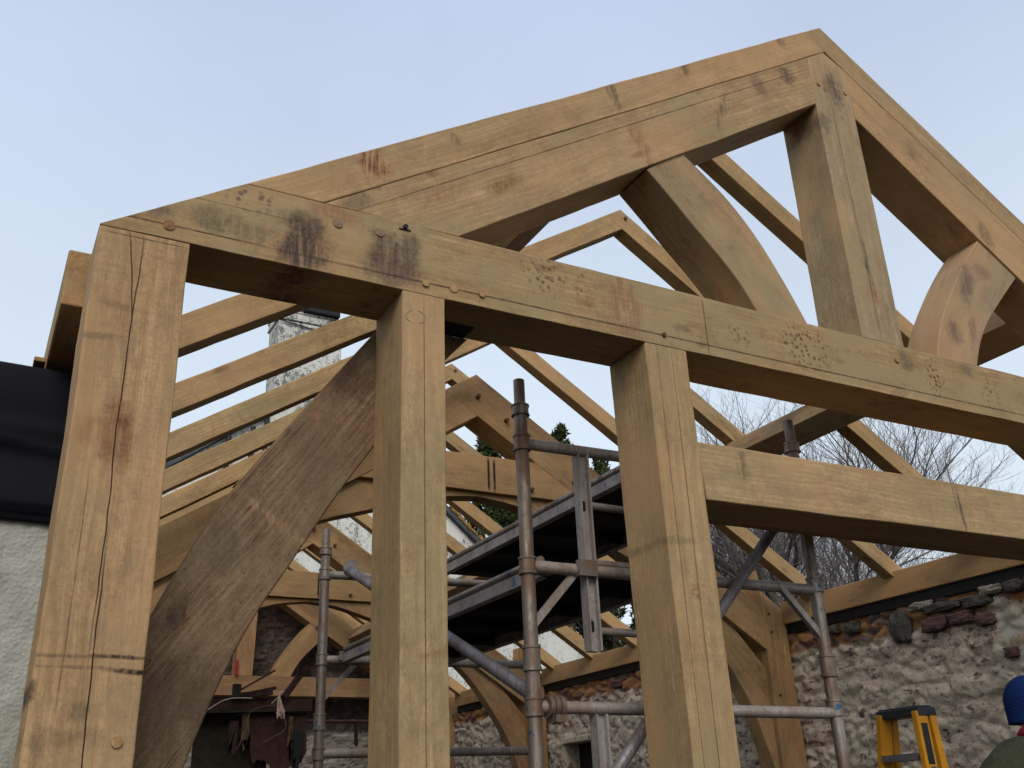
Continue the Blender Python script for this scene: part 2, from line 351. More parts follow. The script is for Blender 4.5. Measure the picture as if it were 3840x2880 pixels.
def stone(name, kind):
    t = NT(name); p = t.pos()
    w = t.n('ShaderNodeCombineXYZ'); nn = t.noise(p, 4, 3)
    for i in range(3): t.l(t.math('MULTIPLY', t.math('SUBTRACT', nn, .5), .25), w.inputs[i])
    pw = t.vmath('ADD', p, w.outputs[0])
    vo = t.voro(t.mapping(pw, scale=(4.6, 4.6, 8.5)), 1)
    ve = t.voro(t.mapping(pw, scale=(4.6, 4.6, 8.5)), 1, 'DISTANCE_TO_EDGE')
    f = t.noise(p, 9, 8, .72); ff = t.noise(p, 34, 6, .7); g = t.noise(p, 2.2, 5, .7); ly = t.noise(t.mapping(p, scale=(3, 3, 16)), 1, 5, .65, .8)
    sc = t.n('ShaderNodeSeparateColor'); t.l(vo.outputs['Color'], sc.inputs[0])
    st = t.mix(sc.outputs[0], (.24, .145, .115), (.14, .115, .10)); st = t.mix(t.rng(sc.outputs[1], .5, .9), st, (.28, .15, .12))
    st = t.mix(t.rng(ff, .4, .6, 0, .6), st, (.08, .06, .055))
    if kind == 'lime':
        lime = t.mix(t.rng(g, .38, .62), (.62, .49, .375), (.58, .50, .36)); lime = t.mix(t.rng(ff, .47, .66, 0, .5), lime, (.27, .20, .165))
        md = t.noise(t.mapping(p, scale=(15, 15, 24)), 1, 6, .7)
        m = t.math('ADD', t.math('ADD', t.math('MULTIPLY', f, .45), t.math('MULTIPLY', md, .45)), t.math('MULTIPLY', ly, .35))
        m = t.math('ADD', m, t.rng(g, .35, .65, -.06, .06))
        m = t.math('ADD', m, t.rng(ve.outputs['Distance'], .0, .18, .07, -.05))
        lm = t.rng(m, .50, .575)
        col = t.mix(lm, st, lime)
        col = t.mix(t.rng(md, .33, .44, .75, 0), col, (.09, .06, .05))
        sp = t.n('ShaderNodeSeparateXYZ'); t.l(p, sp.inputs[0])
        zz = t.math('ADD', sp.outputs[2], t.math('MULTIPLY', t.math('SUBTRACT', t.noise(p, 2.6, 5, .6), .5), .34))
        clay = t.mix(f, (.30, .125, .05), (.40, .23, .10))
        cl = t.mix(t.math('MULTIPLY', t.rng(ve.outputs['Distance'], .07, .12), t.rng(sc.outputs[2], .30, .32)), clay, st)
        col = t.mix(t.rng(zz, 1.17, 1.20), col, cl)
        # smooth plaster patch at the near end
        yy = t.math('ADD', sp.outputs[1], t.math('MULTIPLY', t.math('SUBTRACT', t.noise(p, 4, 5, .75), .5), .75))
        z2 = t.math('ADD', sp.outputs[2], t.math('MULTIPLY', t.math('SUBTRACT', t.noise(p, 4, 5, .75), .5), .5))
        pm = t.math('MULTIPLY', t.rng(yy, 4.52, 4.56, 1, 0), t.math('MULTIPLY', t.rng(z2, .74, .77), t.rng(z2, 1.24, 1.26, 1, 0)))
        pl = t.mix(t.rng(t.noise(p, 7, 5, .7), .52, .60), (.55, .49, .38), (.42, .31, .18))
        col = t.mix(pm, col, pl)
    else:
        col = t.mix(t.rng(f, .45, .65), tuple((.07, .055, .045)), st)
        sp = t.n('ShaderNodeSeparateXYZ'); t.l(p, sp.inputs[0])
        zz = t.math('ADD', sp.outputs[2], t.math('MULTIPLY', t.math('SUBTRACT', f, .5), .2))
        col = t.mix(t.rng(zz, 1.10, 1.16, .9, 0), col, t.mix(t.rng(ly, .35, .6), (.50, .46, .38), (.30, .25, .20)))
    h = t.math('ADD', t.math('MULTIPLY', f, 1.0), t.math('MULTIPLY', ff, .5))
    return t.fin(col, .95, 0, t.bump(h, .8, .02), .1)
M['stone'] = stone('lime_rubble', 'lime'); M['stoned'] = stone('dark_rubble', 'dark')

t = NT('speckled_render'); p = t.pos()
a = t.noise(p, 12, 8, .8); b = t.noise(p, 1.3, 4, .65); f = t.noise(p, 40, 5, .75); s2 = t.noise(t.mapping(p, scale=(6, 6, 1.2)), 1, 4, .6)
c = t.mix(t.rng(b, .4, .65), (.72, .71, .64), (.62, .60, .53))
m = t.math('ADD', t.math('MULTIPLY', a, .65), t.math('MULTIPLY', f, .35))
c = t.mix(t.rng(t.math('ADD', m, t.rng(b, .35, .65, -.03, .07)), .535, .575, 0, .85), c, (.10, .10, .09))
c = t.mix(t.rng(s2, .55, .75, 0, .35), c, (.25, .25, .22))
M['render'] = t.fin(c, .95, 0, t.bump(f, .6, .03), .1)
M['slate'] = plain('slate', (.085, .09, .095), .7, 0, .4, 6)
M['lichen'] = plain('lichen', (.42, .24, .07), .9, 0, .5, 10)
M['earth'] = plain('earth', (.030, .022, .017), .95, 0, .4, 3, .6, .05)
M['wire'] = plain('old_wire', (.20, .11, .09), .8, 0, .3)
M['fibre'] = plain('frayed_rope', (.55, .42, .33), .9, 0, .3)
M['darkwood'] = plain('rotten_wood', (.055, .024, .017), .85, 0, .5, 9, .5, .01)
M['darkboard'] = plain('rotten_board', (.038, .028, .018), .9, 0, .5, 6, .5, .01)
M['ochre'] = plain('torn_edge', (.12, .075, .035), .9, 0, .5, 14, .5, .01)
M['pipe'] = plain('rusty_pipe', (.11, .045, .032), .55, .3, .5, 14)
M['red'] = plain('red_paint', (.42, .02, .025), .5, 0, .2)
M['bark'] = plain('lichened_bark', (.115, .105, .06), .95, 0, .4, 5, .6, .03, second=(.06, .05, .035))
M['twig'] = plain('twigs', (.19, .16, .145), .95, 0, .3, 2)
M['conif'] = None
t = NT('conifer_leaf'); p = t.pos(); n = t.noise(p, 1.6, 5, .7)
M['conif'] = t.fin(t.mix(t.rng(n, .35, .65), (.026, .036, .012), (.055, .068, .022)), .8, 0, None, .15)
M['skin'] = plain('skin', (.50, .27, .19), .55, 0, .15, 20)
t = NT('blue_knit'); p = t.obj(); wv = t.n('ShaderNodeTexWave', bands_direction='Z'); t.l(p, wv.inputs['Vector']); wv.inputs['Scale'].default_value = 55; wv.inputs['Distortion'].default_value = 3; wv.inputs['Detail'].default_value = 3
kn = t.noise(p, 140, 3, .6); hh = t.math('ADD', wv.outputs['Fac'], kn)
M['hat'] = t.fin(t.mix(t.rng(hh, .5, 1.4), (.007, .017, .075), (.017, .042, .165)), .95, 0, t.bump(hh, .8, .004), .05)
M['jacket'] = plain('olive_cloth', (.040, .043, .020), .9, 0, .35, 7, .5, .01)
M['jacket'].node_tree.nodes['Bump'].inputs['Distance'].default_value = .03
M['scarf'] = plain('crimson_cloth', (.30, .012, .04), .9, 0, .3, 20)
M['trouser'] = plain('dark_denim', (.03, .035, .05), .9, 0, .3, 20)
M['boot'] = plain('brown_boot', (.07, .04, .02), .7, 0, .3, 20)
M['peg'] = oak('oak_peg', (.50, .33, .17), (.36, .22, .11), grey=.1, blot=.1, knots=0)
M['pego'] = plain('orange_peg', (.30, .14, .05), .8, 0, .4, 60)
M['pegt'] = plain('weathered_peg', (.27, .17, .12), .85, 0, .3, 60)
M['pegd'] = plain('dark_peg', (.11, .055, .028), .8, 0, .3, 30)

def cr(pts, n=6):
    P_ = [V((p[0], p[1], 0)) for p in pts]; out = []
    for i in range(len(P_)-1):
        a = P_[max(i-1, 0)]; b = P_[i]; c_ = P_[i+1]; d = P_[min(i+2, len(P_)-1)]
        for k in range(n):
            t_ = k/n; q = .5*((2*b)+(-a+c_)*t_+(2*a-5*b+4*c_-d)*t_*t_+(-a+3*b-3*c_+d)*t_**3); out.append((q.x, q.y))
    out.append((P_[-1].x, P_[-1].y)); return out

# ------------------------------------------------------------------ ground
def ground():
    v = []; f = []; rings = [0, 4, 8, 14, 22, 35, 60, 120, 300]; n = 40
    v.append((3, 6, -1.1))
    for r in rings[1:]:
        for i in range(n):
            a = 2*math.pi*i/n; x = 3+r*math.cos(a); y = 6+r*math.sin(a)
            v.append((x, y, -1.1 + (.25*noise.noise(V((x*.05, y*.05, 3))) if r > 14 else 0)))
    for i in range(n): f.append((0, 1+i, 1+(i+1) % n))
    for k in range(len(rings)-2):
        for i in range(n):
            a = 1+k*n+i; b = 1+k*n+(i+1) % n; f.append((a, a+n, b+n, b))
    o = meshobj('ground', v, f, M['earth'], None, Matrix.Identity(4)); tag(o, kind='structure')
ground()

# ------------------------------------------------------------- roof geometry
RX, RZ, SL = 3.362, 3.635, .6403            # ridge position, pitch (rise per metre)
zr = lambda x: RZ - SL*abs(x-RX)
def peg(x, y, z, parent, r=.014, mat='peg', out=.006):
    m = MB(); m.tube((x, y-out, z), (x, y+.03, z), r, r, 14)
    return autosmooth(m.build('peg', M[mat], parent, frame((x, y, z), (0, 1, 0))))

def rafter_couple(parent, y0, y1, dv, xl, xr, mat, zcutL=None):
    """pair of rafters of vertical depth dv; the left one butts against the right one"""
    xs = RX - dv/(2*SL)
    if zcutL is None: L = [(xl, zr(xl)), (xs, zr(xs)), (RX, RZ-dv), (xl, zr(xl)-dv)]
    else:  # foot cut level on top of the tie
        L = [(RX-(RZ-zcutL)/SL, zcutL), (xs, zr(xs)), (RX, RZ-dv), (RX-(RZ-dv-zcutL)/SL, zcutL)]
    a = prism('rafter', L, y0, y1, (1, SL), mat, parent)
    if zcutL is None: Rr = [(xs, zr(xs)), (RX, RZ), (xr, zr(xr)), (xr, zr(xr)-dv), (RX, RZ-dv)]
    else: Rr = [(xs, zr(xs)), (RX, RZ), (RX+(RZ-zcutL)/SL, zcutL), (RX+(RZ-dv-zcutL)/SL, zcutL), (RX, RZ-dv)]
    b = prism('rafter', Rr, y0+.0015, y1+.0015, (1, -SL), mat, parent)
    return a, b

ARC = [[(1.1035, 1.508), (1.085, 1.492), (1.079, 1.480), (1.084, 1.466), (1.094, 1.462)], [(1.121, 1.507), (1.141, 1.499), (1.148, 1.487), (1.141, 1.472), (1.124, 1.461)]]
# ------------------------------------------------------------- truss 1 (front frame)
Y0, Y1 = 2.6, 2.84
T1 = thing('gable_truss', (RX, Y0, -1.1), 'oak gable frame nearest the camera, king post on a tie beam stained with boot prints', 'timber frame', 'roof trusses')
TT, TB = 1.828, 1.573
tie = prism('tie_beam', [(.1456, TB), (.1456, TB+.004), (RX-(RZ-TT)/SL, TT), (RX+(RZ-TT)/SL, TT), (6.578, TB+.004), (6.578, TB)], Y0, Y1, (1, 0), M['tie'], T1)
for x, z, r, m in [(.33, 1.618, .0165, 'pego'), (1.146, 1.612, .012, 'peg'), (1.25, 1.617, .0145, 'peg'), (1.355, 1.618, .012, 'peg'), (2.118, 1.618, .009, 'pegd'), (3.395, 1.752, .013, 'peg'), (.841, 1.763, .016, 'pegt'), (.984, 1.766, .015, 'pegt')]:
    peg(x, Y0, z, tie, r, m, .004 if r > .013 else .008)
mb = MB(); mb.tube((1.074, Y0-.01, 1.812), (1.074, Y0+.02, 1.812), .008); mb.box(1.052, 1.094, Y0-.004, Y0+.001, 1.800, 1.804)
mb.build('bolt', M['dpm'], tie)
prism('principal_rafter', [(RX-(RZ-.161-TT)/SL, TT), (3.224, zr(3.224)-.161), (3.224, 3.098), (1.273, TT)], Y0+.001, Y1-.0012, (1, SL), M['prin'], T1)
pr = prism('principal_rafter', [(3.486, zr(3.486)-.161), (RX+(RZ-.161-TT)/SL, TT), (5.36, TT), (3.486, 3.097)], Y0+.001, Y1-.0012, (1, -SL), M['prin'], T1)
a, b = rafter_couple(T1, Y0-.0014, Y1-.003, .161, 0, 0, M['layer'], TT)
kg = prism('king_post', [(3.211, TT), (3.224, zr(3.224)-.161), (RX-.013, RZ-.170), (3.486, zr(3.486)-.161), (3.468, TT)], Y0+.0005, Y1-.006, (0, 1), M['king'], T1)
peg(3.445, Y0, 3.24, kg, .011, 'peg'); peg(3.263, Y0, 3.232, kg, .011, 'peg')
BL = cr([(2.630, TT), (2.555, 1.95), (2.45, 2.07), (2.335, 2.185), (2.24, 2.285), (2.14, 2.385)]) + cr([(2.33, 2.535), (2.46, 2.44), (2.58, 2.335), (2.70, 2.19), (2.81, 2.01), (2.905, TT)])
prism('brace', BL, Y0+.012, Y0+.215, (1, -1), M['brace'], T1)
BRR = cr([(3.695, TT), (3.76, 1.982), (3.856, 2.135), (3.99, 2.315), (4.12, 2.47), (4.245, 2.60)]) + cr([(4.49, 2.44), (4.283, 2.243), (4.147, 2.106), (4.045, 1.972), (3.968, TT)])
prism('brace', BRR, Y0+.012, Y0+.20, (1, 1.3), M['bracer'], T1)
def post(xt0, xt1, xb0, xb1, mat, y1=Y1-.0016):
    return prism('post', [(xb0, -1.1), (xt0, TB), (xt1, TB), (xb1, -1.1)], Y0+.001, y1, (0, 1), mat, T1)
p1 = post(.1456, .395, .152, .388, M['post1'])
peg(.348, Y0, .191, p1, .013)
post(1.067, 1.2175, 1.057, 1.208, M['post'])
post(2.028, 2.219, 2.06, 2.246, M['post'])
post(6.33, 6.578, 6.33, 6.578, M['post1'])
box('mortise_shade', 1.226, 1.40, 2.745, 2.838, 1.5695, 1.5725, M['dpm'], T1, 0)  # thin black plate added on the soffit to imitate an open mortise's shadow
p2 = [o for o in C.objects if o.name.startswith('post') and o.parent == T1][1]
M['pencil'] = plain('pencil', (.28, .26, .21), .8)
for pts in ARC:
    m = MB(); m.path([V((x, Y0+.0005, z)) for x, z in cr(pts, 4)], .0011, 5); m.build('pencil_mark', M['pencil'], p2)
# transom between post and right-hand post, slightly cambered, with rebated soffit
tr = [(2.218, 1.208), (3.3, 1.214), (4.4, 1.212), (6.33, 1.20), (6.33, .985), (4.4, 1.0), (3.3, .998), (2.232, .990)]
prism('transom', tr, Y0+.002, Y0+.225, (1, 0), M['trans'], T1)
tr2 = [(2.23, .99), (6.33, .985), (6.33, 1.17), (2.22, 1.17)]
prism('transom_rebate', [(x, z+.0) for x, z in [(2.236, 1.012), (6.33, 1.01), (6.33, 1.17), (2.22, 1.17)]], Y0+.226, Y0+.325, (1, 0), M['purl'], T1)
# big old curved brace, post foot to tie, behind the posts
LB = [(.396, -.25)] + cr([(.396, .45), (.43, .525), (.52, .72), (.634, .927), (.77, 1.125), (.93, 1.345), (1.097, 1.573)], 4) + cr([(1.42, 1.573), (1.328, 1.47), (1.21, 1.31), (1.099, 1.156), (.95, .935), (.801, .688), (.715, .545), (.635, .37), (.54, .10), (.45, -.25)], 4)
prism('curved_brace', LB, Y1-.001, Y1+.085, (.7, 1), M['old'], T1, .006)

# ------------------------------------------------------------- truss 2, 3 (collar trusses)
def collar_truss(y, label, far=False):
    T = thing('collar_truss', (RX, y, -1.1), label, 'timber frame', 'roof trusses')
    d = .30; dv = .37; A = RZ-d; w = .25; mt = M['t2']
    z = lambda x: A - SL*abs(x-RX)
    xs = RX - dv/(2*SL)
    prism('principal_rafter', [(.614, z(.614)), (xs, z(xs)), (RX, A-dv), (.614, z(.614)-dv)], y, y+w, (1, SL), mt, T)
    pr = prism('principal_rafter', [(xs, z(xs)), (RX, A), (6.11, z(6.11)), (6.11, z(6.11)-dv), (RX, A-dv)], y+.002, y+w+.002, (1, -SL), mt, T)
    lo = lambda x: A-dv-SL*abs(x-RX)
    xi = lambda zz: (A-dv-zz)/SL
    co = prism('collar', [(RX-xi(2.63), 2.63), (RX+xi(2.63), 2.63), (RX+xi(2.33), 2.33), (RX-xi(2.33), 2.33)], y+.004, y+w-.01, (1, 0), mt, T)
    inner = [(3.362, 2.300), (3.685, 2.262), (3.974, 2.185), (4.30, 2.085), (4.613, 1.985), (5.0, 1.80), (5.35, 1.52), (5.667, 1.127), (5.879, .779), (6.0, .45), (6.11, .10)]
    outer = [(6.11, 1.05), (5.98, 1.20), (5.80, lo(5.80)-.002), (4.36, lo(4.36)-.002), (RX+xi(2.33), 2.328), (RX, 2.328)]
    sm = []
    for i in range(len(inner)-1):
        sm.append(inner[i])
    poly = cr(inner, 4) + outer
    for s in (1, -1):
        pl = [(RX+s*(x-RX)*(1 if s > 0 else 1), zz) for x, zz in poly]
        prism('arch_brace', pl, y+.05, y+w-.05, (1, -s), M['pink'] if far else M['t2'], T)
    for x0, x1 in ((6.11, 6.37), (.354, .614)):
        po = prism('post', [(x0, -1.1), (x0, 1.90), (x0+.02, zr(x0)-.16), (x1, zr(x1)-.16 if x0 > 3 else 1.90), (x1, -1.1)] if x0 > 3 else [(x0, -1.1), (x0, zr(x0)-.16), (x1, zr(x1)-.16), (x1, -1.1)], y-.001, y+.30, (0, 1), M['plate'], T)
        if x0 > 3:
            for zz in (1.52, 1.36, .83): peg(x0+.07, y, zz, po, .012, 'pegd', .012)
    for x, zz in ((3.365, 3.13), (3.62, 2.96), (4.24, 2.50), (4.40, 2.44)): peg(x, y, zz, pr, .017, 'pegd', .035)
    for x, zz in ((3.83, 2.39), (2.55, 2.40)): peg(x, y+.004, zz, co, .017, 'pegd', .03)
    return T
T2 = collar_truss(6.586, 'oak collar truss with two black painted stripes on its collar')
collar_truss(10.88, 'farther oak collar truss without stripes, behind the left scaffold upright', True)

cl = prism('cleat', [(1.44, 2.13), (1.50, 2.20), (1.575, 2.325), (1.70, 2.40), (1.80, 2.33), (1.64, 2.10)], 6.49, 6.584, (1, .7), M['raft'], T2)
for x, z in ((1.525, 2.20), (1.575, 2.235)):
    m = MB(); m.obox((x-.012, 6.488, z-.03), (x+.012, 6.488, z+.03), .004, .014, (0, 1, 0)); m.build('saw_slot', M['dpm'], cl)
# ------------------------------------------------------------- truss 4 (far end)
yT = 13.6
T4 = thing('gable_truss', (RX, yT, -1.1), 'farthest oak truss with a king post and curved brace, against the dark stone end wall', 'timber frame', 'roof trusses')
prism('tie_beam', [(.1456, TB), (.532, TT), (6.192, TT), (6.578, TB)], yT, yT+.24, (1, 0), M['pink'], T4)
prism('principal_rafter', [(.776, TT), (3.224, zr(3.224)-.161), (3.224, 3.098), (1.273, TT)], yT+.001, yT+.24, (1, SL), M['t2'], T4)
prism('principal_rafter', [(3.486, zr(3.486)-.161), (5.95, TT), (5.36, TT), (3.486, 3.03)], yT+.001, yT+.24, (1, -SL), M['t2'], T4)
rafter_couple(T4, yT-.0014, yT+.23, .161, 0, 0, M['raft'], TT)
prism('king_post', [(3.211, TT), (3.224, zr(3.224)-.161), (RX-.013, RZ-.170), (3.486, zr(3.486)-.161), (3.44, TT)], yT+.0005, yT+.22, (0, 1), M['pink'], T4)
prism('brace', [(2*RX-x, z) for x, z in BRR], yT+.012, yT+.2, (1, -1.3), M['t2'], T4)
prism('brace', BRR, yT+.012, yT+.2, (1, 1.3), M['t2'], T4)
for x0 in (.152, 6.33): box('post', x0, x0+.24, yT+.002, yT+.24, -1.1, TB, M['pink'], T4, ldir=(0, 0, 1))

# ------------------------------------------------------------- common rafter couples
ys = [3.544+.8772*i for i in range(12)]
who = ['first common rafter pair behind the front gable frame',
       'second common rafter pair, its pegged apex against the sky below the front rafters',
       'third common rafter pair, crossing in front of the pale chimney below the two longest gaps',
       'fourth common rafter pair, just in front of the collar truss with black stripes',
       'fifth common rafter pair, its apex just above the apex of the nearer collar truss',
       'sixth common rafter pair, the second one beyond the nearer collar truss',
       'seventh common rafter pair, midway between the two collar trusses',
       'eighth common rafter pair, last full bay before the farther collar truss',
       'ninth common rafter pair, tight against the near side of the farther collar truss',
       'tenth common rafter pair, first one beyond the farther collar truss',
       'eleventh common rafter pair, in front of the white rendered gable',
       'last common rafter pair, close to the farthest truss and dark end wall']
base = thing('rafter_pair', (RX, ys[0], 1.6), who[0], 'rafters', 'common rafter pairs')
ra, rb = rafter_couple(base, ys[0], ys[0]+.105, .152, .16, 6.56, M['raft'])
pg = peg(RX+.03, ys[0], RZ-.065, rb, .012, 'pegd', .01)
for i, y in enumerate(ys[1:], 1):
    d = Matrix.Translation(V((0, y-ys[0], 0)))
    r = base.copy(); C.objects.link(r); WM[r.name] = d @ WM[base.name]; r.matrix_basis = WM[r.name]; r['label'] = who[i]
    for ch in (ra, rb):
        c = ch.copy(); C.objects.link(c); c.parent = r; c.matrix_parent_inverse = WM[r.name].inverted(); c.matrix_basis = d @ ch.matrix_basis
        if ch is rb:
            g = pg.copy(); C.objects.link(g); g.parent = c; g.matrix_parent_inverse = (d @ WM[rb.name]).inverted(); g.matrix_basis = d @ pg.matrix_basis

# ------------------------------------------------------------- purlins, plates
PU4 = [(4.863, 2.5125), (4.767, 2.362), (4.917, 2.266), (5.013, 2.4165)]
def purlin(sgn, label):
    pts = [((x if sgn > 0 else 2*RX-x), Y1+.003, z) for x, z in PU4]
    o = extr('purlin', pts, (0, yT-Y1-.01, 0), (0, 1, 0), M['purl'], None, .004)
    tag(o, label, 'purlin', 'purlins')
purlin(1, 'right-hand oak purlin under the rafters, crossing above the right scaffold upright')
purlin(-1, 'left-hand oak purlin under the rafters, mostly hidden behind the old curved brace')
o = box('wall_plate', .086, .38, Y1+.02, 13.4, 1.434, 1.622, M['plate'], None, .006, (0, 1, 0)); tag(o, 'left wall plate, its sawn end beside the corner post above the black membrane', 'wall plate', 'wall plates')
o = box('wall_plate', 6.335, 6.62, Y1+.02, 6.584, 1.432, 1.625, M['plate'], None, .006, (0, 1, 0)); tag(o, 'right wall plate length nearest the camera, on the rubble wall by the stepladder', 'wall plate', 'wall plates')
o = box('wall_plate', 6.335, 6.62, 6.89, 10.878, 1.432, 1.625, M['plate'], None, .006, (0, 1, 0)); tag(o, 'right wall plate length between the two collar truss posts, behind the middle scaffold upright', 'wall plate', 'wall plates')
o = box('wall_plate', 6.335, 6.62, 11.185, 13.4, 1.432, 1.625, M['plate'], None, .006, (0, 1, 0)); tag(o, 'farthest right wall plate length, beyond the farther collar truss post', 'wall plate', 'wall plates')
o = box('damp_strip', 6.375, 6.66, Y1+.02, 13.4, 1.352, 1.4315, M['dpm'], None, .002, (0, 1, 0)); tag(o, 'black damp proof strip under the wall plate on top of the rubble wall', 'damp strip')

# ------------------------------------------------------------- rubble walls
def rubble(name, o0, u, nrm, W, H, res, mat, parent=None, keep=None, amp=1.0):
    o0 = V(o0); u = V(u); nrm = V(nrm); nu = int(W/res); nv = int(H/res); vs = []; fs = []; idx = {}
    for j in range(nv+1):
        for i in range(nu+1):
            a = W*i/nu; b = H*j/nv; p = o0+u*a+V((0, 0, b)); q = V((a*4.6, b*8.5, 1.3)) + V((noise.noise(V((a*3, b*3, 0))), noise.noise(V((a*3, b*3, 7))), 0))*.7
            d, _ = noise.voronoi(q)
            e = min(1, (d[1]-d[0])*2.2)
            fr = noise.fractal(V((a*5, b*8, 2)), .75, 2.1, 6)
            h = .022*min(1, e*1.6) + .024*fr + .024*noise.noise(V((a*1.7, b*3, 4)))
            if amp > 1 and p.z > 1.10: h = .045*min(1, e*1.3) - .012 + .008*fr
            yy = p.y; zz = p.z
            vs.append(p+nrm*(h*min(amp, 1)-.03))
    for j in range(nv):
        for i in range(nu):
            a = W*(i+.5)/nu; b = H*(j+.5)/nv
            if keep and not keep(a, b): continue
            k = j*(nu+1)+i; fs.append((k, k+1, k+nu+2, k+nu+1))
    return vs, fs

RW = thing('rubble_wall', (6.5, 7.5, -1.1), 'old rubble wall with flaking lime plaster and an orange clay band near its top', 'wall')
win = lambda a, b: not (6.85 < a < 7.53 and .9 < b < 1.82)      # y from 3.0 up; window hole
v, f = rubble('wall_face', (6.385, 3.0, -1.1), (0, 1, 0), (-1, 0, 0), 11.0, 2.46, .018, None, keep=win, amp=1.01)
meshobj('wall_face', v, f, M['stone'], RW, Matrix.Translation((6.385, 3, -1.1)), smooth=True)
box('wall_core', 6.70, 6.95, 2.9, 14.0, -1.1, 1.35, M['stone'], RW, 0)
box('wall_top', 6.415, 6.70, 2.9, 14.0, 1.30, 1.348, M['stone'], RW, 0)
box('wall_end', 6.415, 6.70, 2.9, 3.0, -1.1, 1.298, M['stone'], RW, 0)
W_ = MB(); y0, y1, z0, z1 = 9.85, 10.53, -.2, .72
W_.box(6.39, 6.70, y0-.07, y0, z0, z1); W_.box(6.39, 6.70, y1, y1+.07, z0, z1); W_.box(6.39, 6.70, y0-.07, y1+.07, z0-.06, z0)
W_.build('window_reveal', M['stone'], RW)
box('lintel', 6.375, 6.70, y0-.06, y1+.06, z1, z1+.07, M['stone'], RW, .015, (0, 1, 0))
box('window_back', 6.60, 6.62, y0, y1, z0, z1, M['dpm'], RW, 0); box('window_bar', 6.57, 6.598, 10.16, 10.20, z0, z1, M['plate'], RW)

M['sgrey'] = plain('grey_stone', (.12, .105, .085), .95, 0, .5, 14, .8, .02); M['sred'] = plain('red_stone', (.17, .075, .065), .95, 0, .4, 14, .8, .02, second=(.10, .07, .065)); M['spale'] = plain('pale_stone', (.42, .36, .28), .95, 0, .5, 16, .8, .02)
def rock(y, z, w, h, mat, seed):
    bm = bmesh.new(); bmesh.ops.create_cube(bm, size=2); bmesh.ops.subdivide_edges(bm, edges=bm.edges, cuts=9, use_grid_fill=True)
    for q in bm.verts:
        c = q.co; r = (abs(c.x)**5+abs(c.y)**5+abs(c.z)**5)**.2; c = c/r; nz_ = noise.fractal(V((c.x*1.6+seed, c.y*1.6, c.z*1.6)), .8, 2, 5)
        c = c*(1+.22*nz_+.05*noise.noise(c*7)); q.co = V((c.x*.05, c.y*w/2, c.z*h/2))
    me = bpy.data.meshes.new('stone'); bm.to_mesh(me); bm.free()
    for q in me.polygons: q.use_smooth = True
    me.materials.append(M[mat]); o = bpy.data.objects.new('stone', me); place(o, Matrix.Translation((6.398, y, z)), RW)
for a_ in ((5.37, 1.21, .17, .24, 'sgrey', 1), (5.05, 1.17, .22, .10, 'sred', 2), (4.82, 1.18, .20, .09, 'sred', 3), (4.62, 1.13, .15, .08, 'sred', 4), (4.95, 1.285, .34, .07, 'sgrey', 5), (4.66, 1.27, .24, .08, 'sgrey', 6),
           (5.14, 1.325, .22, .06, 'spale', 7), (4.52, 1.325, .18, .06, 'spale', 8), (4.34, 1.315, .15, .08, 'sgrey', 9), (4.20, 1.31, .12, .09, 'sgrey', 10), (5.86, 1.28, .14, .10, 'sgrey', 11), (6.22, 1.28, .12, .09, 'sred', 12), (6.05, 1.30, .10, .07, 'sgrey', 13), (4.47, .88, .10, .07, 'sred', 14), (7.9, 1.25, .2, .1, 'sgrey', 15), (8.6, 1.22, .16, .14, 'sgrey', 16), (9.3, 1.26, .2, .1, 'sred', 17)): rock(*a_)
EW = thing('end_wall', (3.4, 14.1, -1.1), 'dark stone gable end wall behind the farthest truss, whitewashed low down', 'wall')
v, f = rubble('wall_face', (-.3, 14.0, -1.1), (1, 0, 0), (0, -1, 0), 7.4, 4.3, .035, None, keep=lambda a, b: b-1.1 < zr(a-.3)-.42)
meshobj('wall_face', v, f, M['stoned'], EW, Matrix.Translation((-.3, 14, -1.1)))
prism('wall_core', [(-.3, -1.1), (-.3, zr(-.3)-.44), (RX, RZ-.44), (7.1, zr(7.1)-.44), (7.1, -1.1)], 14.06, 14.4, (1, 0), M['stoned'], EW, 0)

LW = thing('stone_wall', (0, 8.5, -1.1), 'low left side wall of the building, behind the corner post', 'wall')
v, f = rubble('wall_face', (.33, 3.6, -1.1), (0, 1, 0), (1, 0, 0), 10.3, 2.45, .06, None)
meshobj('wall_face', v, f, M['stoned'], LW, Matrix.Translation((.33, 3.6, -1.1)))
box('wall_core', -.15, .27, 3.6, 13.9, -1.1, 1.36, M['roughcast'], LW, 0)
o = box('tube_frame', .62, .645, 3.2, 3.225, -1.1, .10, M['chan'], None); tag(o, 'short pale metal upright at the foot of the old curved brace', 'post')

